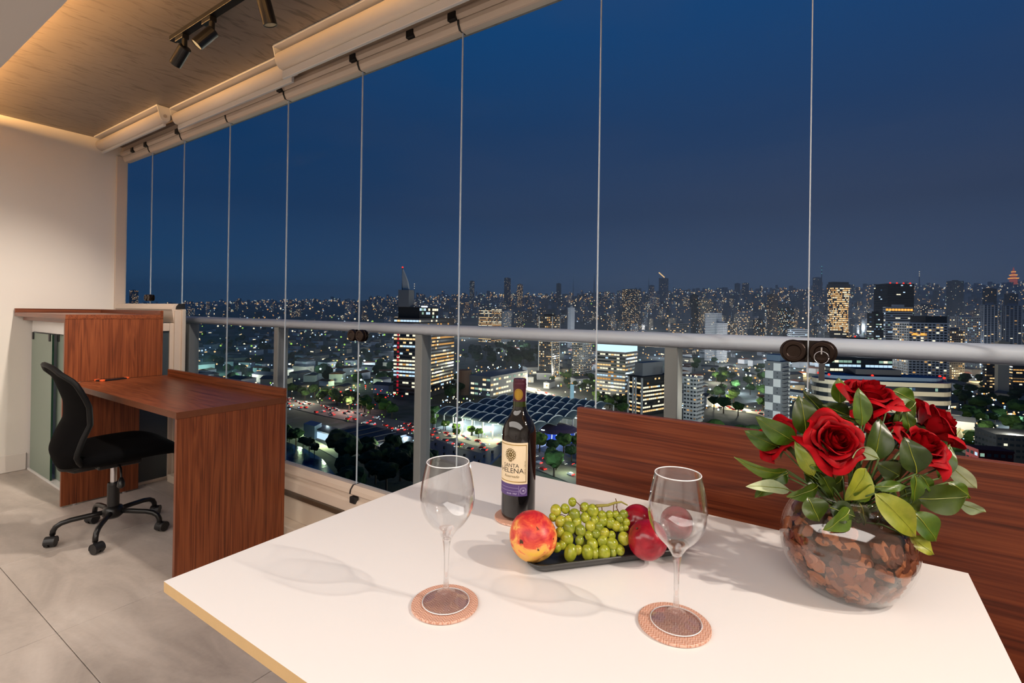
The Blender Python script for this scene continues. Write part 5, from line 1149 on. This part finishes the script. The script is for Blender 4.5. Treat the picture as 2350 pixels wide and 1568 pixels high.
# rail station with dark roofs and a lit platform, covered footbridge
def slab_on(par_name, lbl, pts, z0, z1, m, cat, part='roof'):
    ps = [on_z(x, y, GZ + z1) for x, y in pts]; c = sum(ps, Vector()) / len(ps); r = root(par_name, lbl, cat, (c.x, c.y, GZ)); ALLB.append(r)
    mb = MB(); n = len(ps); v = [(p.x - c.x, p.y - c.y, z0) for p in ps] + [(p.x - c.x, p.y - c.y, z1) for p in ps]
    ar_ = sum(ps[i].x * ps[(i + 1) % n].y - ps[(i + 1) % n].x * ps[i].y for i in range(n)); o_ = 1 if ar_ > 0 else -1
    mb.add(v, [tuple(range(n))[::-o_], tuple(range(n, 2 * n))[::o_]] + [((i, (i + 1) % n, n + (i + 1) % n, n + i))[::o_] for i in range(n)]); mb.build(part, m, r, world=False); return r, [p - c for p in ps]
RD = conc('station_roof', (44, 50, 62), .6)
r, ps = slab_on('station_hall', 'dark low station roof right of the lit platform beside the avenue', [(778, 985), (832, 972), (945, 1003), (945, 1052), (860, 1022)], 7, 8.5, RD, 'building')
mb = MB(); [mb.tube([ps[0].lerp(ps[1], q) + Vector((0, 0, 8.6 - ps[0].z + 0)) if False else Vector((ps[0].lerp(ps[4], q).x, ps[0].lerp(ps[4], q).y, 8.7)), Vector((ps[1].lerp(ps[2], q).x, ps[1].lerp(ps[2], q).y, 8.7))], .35, 4) for q in (.1, .3, .5, .7, .9)]; mb.build('roof_seams', BW['dark'], r, world=False)
mb = MB(); p0, p1 = ps[0], ps[4]; [mb.box(p0.lerp(p1, q).x - .6, p0.lerp(p1, q).x + .6, p0.lerp(p1, q).y - .6, p0.lerp(p1, q).y + .6, 0, 7) for q in (0, .33, .66, 1)]; mb.build('columns', BW['light'], r, world=False)
r, ps = slab_on('platform_canopy', 'bright white lit station platform under a short dark canopy near the river', [(717, 982), (740, 974), (800, 990), (782, 1001)], 5.5, 6.3, RD, 'building')
a_, c_ = ps[0], ps[3]; mb = MB(); mb.add([(a_.x, a_.y, .3), (c_.x, c_.y, .3), (c_.x, c_.y, 4.6), (a_.x, a_.y, 4.6)], [(0, 1, 2, 3)]); mb.build('lit_front', E_['c1'], r, world=False)
r, ps = slab_on('signal_house', 'small pale signal house at the left end of the platform', [(697, 972), (714, 965), (738, 971), (722, 979)], 0, 9, BW['blue'], 'building', 'body')
r, ps = slab_on('covered_footbridge', 'long dark blue covered footbridge with roof vents behind the left wine glass', [(985, 1018), (1000, 1008), (1055, 1031), (1105, 1040), (1150, 1020), (1158, 1032), (1120, 1068), (1060, 1066), (985, 1046)], 6, 7.4, ROOFB, 'bridge')
mb = MB(); [mb.box(p.x - .5, p.x + .5, p.y - .5, p.y + .5, 7.4, 8.8) for p in [on_z(x, y, GZ + 7.4) - r.location for x, y in ((1000, 1022), (1020, 1030), (1042, 1040), (1066, 1048), (1090, 1052), (1112, 1050), (1130, 1040), (1020, 1045), (1075, 1060), (1100, 1062))]]; mb.build('roof_vents', BW['black'], r, world=False)
mb = MB(); [mb.box(p.x - .5, p.x + .5, p.y - .5, p.y + .5, 0, 6) for p in ps]; mb.build('columns', BW['mid'], r, world=False)

# river and streets -------------------------------------------------------
wm, t, b = new_mat('river_water'); b.inputs['Base Color'].default_value = srgb(14, 44, 74); b.inputs['Roughness'].default_value = .12
ge = t.new('ShaderNodeNewGeometry'); bm = t.new('ShaderNodeBump'); bm.inputs['Strength'].default_value = .3; bm.inputs['Distance'].default_value = .4; t.link(t.noise(ge.outputs['Position'], .25, 3), bm.inputs['Height']); t.link(bm.outputs[0], b.inputs['Normal'])
def flat_poly(name, pts, dz, m):
    ps = [on_z(x, y, GZ + dz) for x, y in pts]; n = len(ps); ar_ = sum(ps[i].x * ps[(i + 1) % n].y - ps[(i + 1) % n].x * ps[i].y for i in range(n))
    o = MB().add(ps if ar_ > 0 else ps[::-1], [tuple(range(n))]).build(name, m); o['kind'] = 'structure'; return o
flat_poly('river', [(120, 985), (420, 985), (656, 1014), (700, 1030), (738, 1052), (768, 1088), (775, 1150), (600, 1200), (120, 1200)], .25, wm)
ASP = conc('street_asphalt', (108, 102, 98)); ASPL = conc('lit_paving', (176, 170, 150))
ROADS = {}
def road(name, pts, w_, m, dz=.3):
    P_ = [on_z(x, y, GZ + dz) for x, y in pts]; ROADS[name] = P_; v = []
    for i, p in enumerate(P_):
        t_ = (P_[min(i + 1, len(P_) - 1)] - P_[max(i - 1, 0)]).normalized(); n_ = Vector((-t_.y, t_.x, 0)); v += [p + n_ * w_ / 2, p - n_ * w_ / 2]
    o = MB().add(v, [(2 * i + 1, 2 * i + 3, 2 * i + 2, 2 * i) for i in range(len(P_) - 1)]).build(name, m); o['kind'] = 'structure'
road('avenue', [(430, 868), (560, 893), (664, 924), (780, 950), (900, 974), (1000, 997), (1100, 1023), (1200, 1043), (1320, 1086), (1420, 1125)], 26, ASP)
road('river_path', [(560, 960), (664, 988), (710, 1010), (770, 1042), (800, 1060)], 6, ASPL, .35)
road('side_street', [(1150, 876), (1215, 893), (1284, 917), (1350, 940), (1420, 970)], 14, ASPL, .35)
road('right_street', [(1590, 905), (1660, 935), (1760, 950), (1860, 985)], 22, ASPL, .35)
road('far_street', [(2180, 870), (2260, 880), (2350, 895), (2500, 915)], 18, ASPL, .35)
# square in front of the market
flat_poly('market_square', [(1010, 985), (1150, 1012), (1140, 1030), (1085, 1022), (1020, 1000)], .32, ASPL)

# cars --------------------------------------------------------------------
tail, head = emit('tail_light_red', srgb(255, 44, 36), 3.0), emit('head_light_white', srgb(255, 244, 225), 2.5)
car_body = MB(); car_body.prism([(-2.1, .35), (2.1, .35), (2.15, .8), (1.5, .95), (.8, 1.45), (-1.1, 1.45), (-1.75, .95), (-2.15, .85)], 'y', -.85, .85)
CB = [car_body.mesh('car_body', m) for m in (BW['white'], BW['dark'], BW['red'], BW['mid'])]
cl_, hl_ = MB(), MB()
for y in (-.6, .6): cl_.box(-2.35, -2.12, y - .42, y + .42, .55, 1.1); hl_.box(2.12, 2.3, y - .25, y + .25, .55, .8)
CLt, CHl = cl_.mesh('tail_lights', tail), hl_.mesh('head_lights', head)
def cars(rname, n, lanes, lbl, group, rev):
    P_ = ROADS[rname]; seg = [(P_[i], P_[i + 1]) for i in range(len(P_) - 1)]
    for k in range(n):
        a_, c_ = CR.choice(seg[1:]); p = a_.lerp(c_, CR.random()); d = (c_ - a_).normalized(); nn = Vector((-d.y, d.x, 0)); ln = CR.choice(lanes); d = d * (1 if (ln > 0) != rev else -1)
        pc_ = p + nn * ln
        if not free(pc_.x, pc_.y, 2.25): continue
        r = root('car', lbl, 'car', tuple(p + nn * ln + Vector((0, 0, .02))), math.atan2(d.y, d.x), group)
        ci = CR.randrange(4); nm_ = ('white', 'dark', 'red', 'grey')[ci]; r['label'] = nm_ + ' ' + lbl; r['group'] = nm_ + ' ' + group
        for m in (CB[ci], CLt, CHl): o = bpy.data.objects.new(m.name.split('.')[0], m); COL.objects.link(o); o.parent = r
cars('avenue', 190, (-10.5, -7.5, -4.5, 3, 6, 9), 'car with red tail lights in the traffic on the avenue by the river', 'cars on the avenue', False)
cars('side_street', 26, (-4, 4), 'car on the bright side street right of the courtyard building', 'cars on the side street', True)
cars('right_street', 26, (-7, -3, 3, 7), 'car on the bright street left of the checkered tower', 'cars on the right street', True)

# trees -------------------------------------------------------------------
LEAFN = [flat('tree_foliage_%s' % n_, srgb(*c), .9, 0, .1, .4, .8) for n_, c in (('dark', (26, 44, 26)), ('mid', (44, 66, 32)), ('light', (70, 92, 42)))]
BKT = flat('tree_bark', srgb(60, 48, 38), .9); crowns = []
for k in range(6):
    bmx = bmesh.new(); bmesh.ops.create_icosphere(bmx, subdivisions=3, radius=1); rr = random.Random(k)
    sd = [Vector((rr.uniform(-1, 1), rr.uniform(-1, 1), rr.uniform(-.6, 1))).normalized() for _ in range(14)]
    for v in bmx.verts:
        n_ = v.co.normalized(); s_ = .72 + .34 * max(max(0, n_.dot(q)) ** 9 for q in sd) + rr.uniform(-.08, .08); v.co = Vector((n_.x * s_, n_.y * s_, n_.z * s_ * .78))
    me = bpy.data.meshes.new('crown'); bmx.to_mesh(me); bmx.free(); me.materials.append(LEAFN[k % 3]); crowns.append(me)
trunk = MB().tube([(0, 0, -1.6), (0, 0, -.3)], [.10, .07], 6).mesh('trunk', BKT)
def grove(n, poly, smin, smax, lbl, group, kinds=(0, 1, 2, 3, 4, 5)):
    xs_ = [p[0] for p in poly]; ys_ = [p[1] for p in poly]; k = 0; tries = 0
    while k < n and tries < n * 90:
        tries += 1; x, y = CR.uniform(min(xs_), max(xs_)), CR.uniform(min(ys_), max(ys_)); ins = False; j = len(poly) - 1
        for i in range(len(poly)):
            if (poly[i][1] > y) != (poly[j][1] > y) and x < (poly[j][0] - poly[i][0]) * (y - poly[i][1]) / (poly[j][1] - poly[i][1]) + poly[i][0]: ins = not ins
            j = i
        if not ins: continue
        p = gnd(x, y)
        if p is None: continue
        if any((p.xy - q.xy).length < 11 for pts in ROADS.values() for q in pts) and CR.random() < .8: continue
        s_ = CR.uniform(smin, smax)
        if not free(p.x, p.y, s_ * .98): continue
        r = root('tree', lbl, 'tree', (p.x, p.y, p.z), CR.uniform(0, 6), group)
        for nm, m in (('crown', crowns[CR.choice(kinds)]), ('trunk', trunk)): o = bpy.data.objects.new(nm, m); COL.objects.link(o); o.parent = r; o.scale = (s_,) * 3; o.location = (0, 0, 1.6 * s_)
        k += 1
grove(46, [(770, 1040), (940, 1062), (985, 1080), (985, 1130), (800, 1175), (780, 1110)], 5, 8.5, 'dark leafy tree in the park below the window, by the river', 'park trees below the window', (0, 3))
grove(26, [(664, 905), (780, 925), (900, 945), (900, 962), (780, 940), (664, 915)], 4, 6.5, 'leafy tree along the avenue left of the tall tower', 'trees along the avenue')
grove(12, [(655, 1002), (700, 1020), (735, 1045), (720, 1050), (680, 1028), (655, 1018)], 3, 5, 'small dark tree on the river bank', 'trees on the river bank', (0, 3))
grove(20, [(988, 960), (1030, 985), (1100, 1010), (1090, 1018), (1020, 1005), (988, 1000)], 3, 5, 'lit green tree on the square before the market hall', 'trees before the market hall', (1, 2, 4, 5))
grove(28, [(1230, 1030), (1322, 1030), (1322, 1112), (1230, 1085)], 4, 6.5, 'green tree left of the bench, below the pavilion', 'trees below the pavilion')
grove(44, [(1060, 800), (1230, 800), (1240, 850), (1100, 845), (1060, 830)], 6, 9, 'dark tree in the wood behind the courtyard building', 'wood behind the courtyard building', (0, 3))
grove(36, [(1560, 830), (1750, 835), (1755, 960), (1625, 960), (1620, 880)], 4, 7, 'street tree between the slim pale tower and the checkered tower', 'trees between the two pale towers')
grove(44, [(2190, 880), (2350, 890), (2350, 1030), (2210, 990)], 4, 7, 'dark tree right of the long banded office', 'trees right of the banded office', (0, 3, 1))
grove(20, [(1360, 905), (1440, 930), (1440, 960), (1370, 935)], 3.5, 5.5, 'lit street tree at the foot of the white crowned office', 'trees below the crowned office', (1, 2, 4))

# low houses in the valley ---------------------------------------------------
hs = []
for k in range(5):
    w_, l_, h_ = CR.uniform(8, 16), CR.uniform(12, 26), CR.uniform(4, 8); rf = CR.uniform(1.5, 3)
    hs.append((MB().box(-w_ / 2, w_ / 2, -l_ / 2, l_ / 2, -3, h_).mesh('walls', BW[CR.choice(['light', 'cream', 'mid', 'white'])]), MB().prism([(-w_ / 2 - .6, h_), (w_ / 2 + .6, h_), (0, h_ + rf)], 'y', -l_ / 2 - .6, l_ / 2 + .6).mesh('roof', CR.choice([ROOFT, ROOFM, ROOFM])), MB().box(-w_ / 2 - .1, w_ / 2 + .1, -l_ * .3, l_ * .1, 1.2, 3).mesh('window_strip', E_[CR.choice(['w1', 'c1', 'w3'])])))
def houses(n, x0, x1, y0, y1, lbl, group, plit=.35):
    k = 0; tr_ = 0
    while k < n and tr_ < n * 40:
        tr_ += 1; p = gnd(CR.uniform(x0, x1), CR.uniform(y0, y1))
        if p is None: continue
        s_ = CR.uniform(.8, 1.4)
        if not free(p.x, p.y, 16): continue
        r = root('house', lbl, 'house', tuple(p), CR.uniform(0, 3), group); hi_ = CR.randrange(5); q = hs[hi_]; on_ = CR.random() < plit; ds = ('lit ' if on_ else 'unlit ') + ('long ', 'broad ', 'small ', 'tall ', 'narrow ')[hi_] if False else ('lit ' if on_ else 'unlit ') + q[0].materials[0].name.split('_')[1] + ' '
        r['label'] = ds + lbl; r['group'] = ds + group
        for m in (q if on_ else q[:2]): o = bpy.data.objects.new(m.name.split('.')[0], m); COL.objects.link(o); o.parent = r; o.scale = (s_,) * 3
        k += 1
houses(120, 440, 900, 760, 905, 'low house with a pitched roof in the dark left valley', 'low houses in the left valley')
houses(60, 1560, 1900, 800, 930, 'low house or shed between the towers right of centre', 'low houses between the towers', .6)
houses(40, 1180, 1460, 800, 890, 'low house behind the courtyard building', 'low houses behind the courtyard building', .6)
houses(60, 2150, 2350, 830, 1010, 'low house at the right edge below the rail', 'low houses at the right edge', .5)

vt_ = MB()
for k in range(260):
    p = gnd(CR.uniform(440, 900), CR.uniform(735, 885))
    if p is None: continue
    s_ = CR.uniform(5, 9)
    if any((p.x - a) ** 2 + (p.y - c) ** 2 < (q + s_ * .8) ** 2 for a, c, q in OCC): continue
    vt_.sphere((p.x, p.y, p.z + s_ * .7), (s_, s_ * .9, s_ * .8), 7, 5)
q = vt_.build('valley_treetops', LEAFN[0]); q['kind'] = 'stuff'; tag(q, 'dark mass of treetops between the low houses of the left valley', 'trees')
bt_ = MB()
for k in range(220):
    p = gnd(CR.uniform(1350, 2300), CR.uniform(985, 1250)); s_ = CR.uniform(4, 7)
    if any((p.x - a) ** 2 + (p.y - c) ** 2 < (q + s_ * .9) ** 2 for a, c, q in OCC): continue
    bt_.sphere((p.x, p.y, p.z + s_ * .7), (s_, s_ * .9, s_ * .8), 8, 6)
q = bt_.build('park_treetops', LEAFN[1]); q['kind'] = 'stuff'; tag(q, 'treetops of the park below the bench, in front of the long banded office', 'trees')
# generic blocks: mid distance individuals, the rest of the skyline as one mass ----------
grove(22, [(1035, 882), (1085, 870), (1100, 892), (1060, 912), (1020, 930)], 4, 6.5, 'dark tree between the tall tower and the courtyard building', 'trees left of the courtyard building', (0, 1, 3))
grove(24, [(1215, 850), (1370, 860), (1375, 905), (1300, 905), (1225, 880)], 3.5, 5.5, 'street tree at the foot of the two residential towers', 'trees below the residential towers')
ZN = ((300, 900, 715, 745, 22, 'hazy distant block on the left part of the skyline', 'distant blocks on the left skyline'), (880, 1375, 700, 770, 70, 'mid-rise block in the middle distance behind the tall tower', 'blocks in the middle distance'), (1380, 1900, 705, 790, 110, 'mid-rise block in the crowded quarter right of centre', 'blocks right of centre'), (1900, 2350, 705, 800, 80, 'mid-rise block in the crowded quarter at the right', 'blocks at the right'))
for x0, x1, y0, y1, n, lb, gp_ in ZN:
    for k in range(n):
        x = CR.uniform(x0, x1); y = CR.uniform(y0, y1); p = gnd(x, y)
        if p is None: continue
        D = (p - EYE).dot(AF); hgt = CR.uniform(18, 62) if D < 2500 else CR.uniform(30, 80); wpx = CR.uniform(14, 30) / D * FPX; ytop = y - hgt / D * FPX
        if any((p.x - a_) ** 2 + (p.y - c_) ** 2 < (22 + q) ** 2 for a_, c_, q in OCC): continue
        if any(abs(x - q) < w_ and D < dd for q, w_, dd in ((1275, 60, 700), (1400, 60, 520))): continue
        bd_('mid_rise', lb, x - wpx * .5, x + wpx * CR.uniform(-.2, .3), x + wpx * .5, ytop, D, CR.uniform(20, 60), 3.3, sty_ := CR.choice(['grid', 'grid', 'ribbon', 'balcony']), wl_ := CR.choice(['mid', 'light', 'cream', 'dark', 'blue', 'white', 'brown']), CR.uniform(.06, .3), CR.choice(['warm', 'mix', 'warm', 'office']), 3.4, .5, group=gp_, seed=k * 13 + int(x))
        cn = {'mid': 'grey', 'light': 'pale grey', 'cream': 'cream', 'dark': 'charcoal', 'blue': 'blue grey', 'white': 'white', 'brown': 'brown'}[wl_] + {'grid': ' gridded ', 'ribbon': ' banded ', 'balcony': ' balconied '}[sty_]
        ALLB[-1]['label'] = cn + lb; ALLB[-1]['group'] = cn + gp_
bm_, lm_ = MB(), MB(); wl = [BW[k] for k in ('mid', 'dark', 'blue', 'light')]
for k in range(2600):
    x = CR.uniform(-200, 2600); D = 2200 * (3.2 ** CR.random()) if x > 800 or CR.random() < .35 else CR.uniform(3500, 6800)
    if x < 850 and CR.random() < .5: continue
    p = RH * ((x - CX) / FPX * D) + FH * D; z0 = terr(p.x, p.y); h_ = CR.uniform(18, 60) * (1.5 if CR.random() < .12 else 1) * (.7 if x < 850 else 1); w_, l_ = CR.uniform(14, 30), CR.uniform(14, 34); a_ = CR.uniform(0, 1.5)
    ex_ = Vector((math.cos(a_), math.sin(a_), 0)); ey_ = Vector((-ex_.y, ex_.x, 0)); o_ = Vector((p.x, p.y, z0 - 6)) - ex_ * w_ / 2 - ey_ * l_ / 2
    bm_.obox(o_, ex_ * w_, ey_ * l_, Vector((0, 0, h_ + 6)), CR.randrange(4))
    pxm = D / FPX
    for q in range(CR.randrange(2, 7)):
        t_ = FH * -1; c0 = Vector((p.x, p.y, 0)) - FH * (max(w_, l_) * .72) + RH * CR.uniform(-.5, .5) * w_; zz = z0 + CR.uniform(.1, .95) * h_; s_ = pxm * CR.uniform(.6, 1.3)
        lm_.add([c0 + RH * -s_ + Vector((0, 0, zz - s_ * .8)), c0 + RH * s_ + Vector((0, 0, zz - s_ * .8)), c0 + RH * s_ + Vector((0, 0, zz + s_ * .8)), c0 - RH * s_ + Vector((0, 0, zz + s_ * .8))], [(0, 1, 2, 3)], EI[CR.choice(PAL['warm'] + PAL['mix'])])
sk_ = root('distant_skyline', 'hazy mass of countless small buildings and lights along the horizon', 'skyline', (0, 0, GZ)); sk_['kind'] = 'stuff'
q = bm_.build('blocks', wl, sk_); q['kind'] = 'stuff'; q = lm_.build('window_lights', EM, sk_); q['kind'] = 'stuff'

# street and yard lights -----------------------------------------------------
lm_ = MB()
def dots(n, x0, x1, y0, y1, pal, rmin, rmax, cl=0):
    k = 0; cs = [(CR.uniform(x0, x1), CR.uniform(y0, y1)) for _ in range(cl)] if cl else None
    while k < n:
        k += 1
        if cs and CR.random() < .6: c = CR.choice(cs); x, y = c[0] + CR.gauss(0, 16), c[1] + CR.gauss(0, 4)
        else: x, y = CR.uniform(x0, x1), CR.uniform(y0, y1)
        p = gnd(x, y)
        if p is None: continue
        if any((p.x - a) ** 2 + (p.y - c) ** 2 < (q + 1) ** 2 for a, c, q in OCC): continue
        D = (p - EYE).dot(AF); s_ = CR.uniform(rmin, rmax) / FPX * D; lm_.sphere((p.x, p.y, p.z + 6 + s_), s_, 6, 4, EI[CR.choice(pal)])
dots(420, 290, 900, 712, 850, ['w3', 'w1', 'c1', 'w2', 'g', 'c1', 'w1', 'w3', 'd1', 'c2'], .8, 2.4, 40)
dots(200, 440, 900, 840, 905, ['c1', 'x', 'w3', 'g', 'c2', 'w1'], 1.0, 2.4, 20)
dots(300, 880, 1400, 700, 880, ['w1', 'w3', 'w3', 'c1', 'w2', 'g', 'w1'], .9, 2.2, 30)
dots(650, 1400, 2350, 700, 860, ['w1', 'w3', 'w1', 'c1', 'w2', 'c2', 'w3'], .9, 2.2, 60)
dots(150, 650, 900, 900, 960, ['r', 'w3', 'c1', 'w1', 'r', 'g'], .9, 2.0, 14)
dots(150, 770, 985, 975, 1100, ['c1', 'w3', 'x', 'g'], .6, 1.6, 12)
dots(160, 985, 1330, 880, 1060, ['w3', 'c1', 'x', 'w1', 'g'], .7, 1.9, 16)
dots(160, 1150, 1430, 850, 950, ['w3', 'x', 'w1', 'c1', 'o', 'g'], .8, 2.2, 18)
dots(260, 1560, 1860, 850, 960, ['w3', 'o', 'w1', 'c1', 'x'], .8, 2.2, 20)
dots(330, 2160, 2350, 840, 1040, ['w3', 'o', 'w1', 'c1', 'x'], .8, 2.3, 26)
dots(240, 900, 1400, 735, 900, ['w3', 'w1', 'x', 'c1', 'w2'], .8, 2.0, 30)
dots(260, 1400, 2350, 740, 860, ['w3', 'w1', 'x', 'c1', 'w2'], .8, 2.0, 30)
q = lm_.build('city_lights', EM); q['kind'] = 'stuff'; tag(q, 'countless street and yard lights scattered over the night city', 'lights')

# the brighter yards are lit by lamps on masts ---------------------------------
def yard(x, y, h_, power, col):
    p = gnd(x, y); power *= 1.9; o = light('yard_or_fill_lamp', 'POINT', (p.x, p.y, p.z + h_), power, col); o.data.shadow_soft_size = 1.0
CW, WW, GW, OW = (.80, .95, 1), (1, .86, .62), (.80, 1, .55), (1, .66, .32)
for a_ in ((470, 862, 14, 5e4, (.5, 1, .85)), (560, 880, 12, 2e4, CW), (700, 862, 14, 3e4, CW), (830, 852, 12, 3e4, CW), (800, 888, 10, 1.6e4, GW), (700, 930, 10, 1.6e4, WW), (800, 950, 10, 1.6e4, (1, .6, .5)), (900, 965, 10, 1.4e4, (1, .7, .5)), (690, 998, 8, 9e3, GW), (745, 1028, 8, 7e3, GW), (752, 1000, 6, 8e3, CW), (880, 1060, 9, 7e3, WW), (930, 1040, 9, 7e3, CW), (1040, 975, 7, 1e4, CW), (1110, 985, 7, 1e4, CW), (1180, 970, 7, 1e4, CW), (1240, 945, 7, 1e4, CW), (1060, 1003, 9, 9e3, (1, .95, .6)), (1130, 1018, 9, 7e3, (1, .95, .6)), (1276, 1024, 5, 7e3, (.3, .4, 1)), (1300, 1090, 6, 3e3, GW), (1180, 885, 9, 3.2e4, WW), (1215, 895, 9, 3e4, WW), (1250, 905, 9, 3.2e4, WW), (1290, 920, 9, 3e4, WW), (1330, 932, 9, 3e4, WW), (1400, 945, 8, 1.2e4, GW), (1275, 868, 9, 2e4, WW), (1345, 872, 9, 2e4, OW), (1640, 932, 10, 2.4e4, WW), (1700, 945, 10, 2.2e4, WW), (1690, 905, 10, 2e4, CW), (1745, 925, 8, 1.5e4, CW), (1640, 880, 10, 2e4, WW), (1840, 905, 10, 2.4e4, WW), (1850, 870, 10, 2.4e4, OW), (2250, 880, 9, 2.2e4, OW), (2320, 888, 9, 2.2e4, OW), (2300, 940, 9, 1.6e4, CW), (2230, 1000, 9, 1.1e4, WW), (2330, 985, 9, 1.2e4, CW)): yard(*a_)

for a_ in ((1480, 1075, 24, 5e4, WW), (1660, 1060, 24, 5e4, CW), (1840, 1070, 24, 6e4, WW), (2000, 1075, 24, 6e4, CW), (2160, 1090, 24, 6e4, WW), (2330, 1075, 20, 3e4, WW), (2080, 1010, 22, 4e4, CW), (2200, 1010, 20, 4e4, WW), (1240, 1130, 20, 1.5e4, CW)): yard(*a_)  # fill lamps added out of sight below the bench to brighten tower facades
# added lamps at random spots, brightening facades in place of spread city glow
for k in range(60):
    x, y = CR.uniform(900, 2350), CR.uniform(745, 900); p = gnd(x, y)
    if p is None: continue
    D = (p - EYE).dot(AF); o = light('city_fill_light', 'POINT', (p.x, p.y, p.z + 22), 4.5e4 * (D / 900) ** 1.2, CR.choice([(.95, .9, .85), (.8, .9, 1), (.9, .95, 1)])); o.data.shadow_soft_size = 2
# night haze over the city
hm = bpy.data.materials.new('city_haze'); hm.use_nodes = True; t = NT(hm.node_tree); t.n.clear()
vsn = t.new('ShaderNodeVolumeScatter'); vsn.inputs['Color'].default_value = (.92, .96, 1, 1); vsn.inputs['Density'].default_value = 1.0 / 6800; vsn.inputs['Anisotropy'].default_value = .2
o_ = t.new('ShaderNodeOutputMaterial'); t.link(vsn.outputs[0], o_.inputs['Volume'])
P0 = FH * 420 - RH * 9000; hb = MB().obox((P0.x, P0.y, -120), RH * 18000, FH * 9500, Vector((0, 0, 560))).build('haze', hm); hb['kind'] = 'structure'
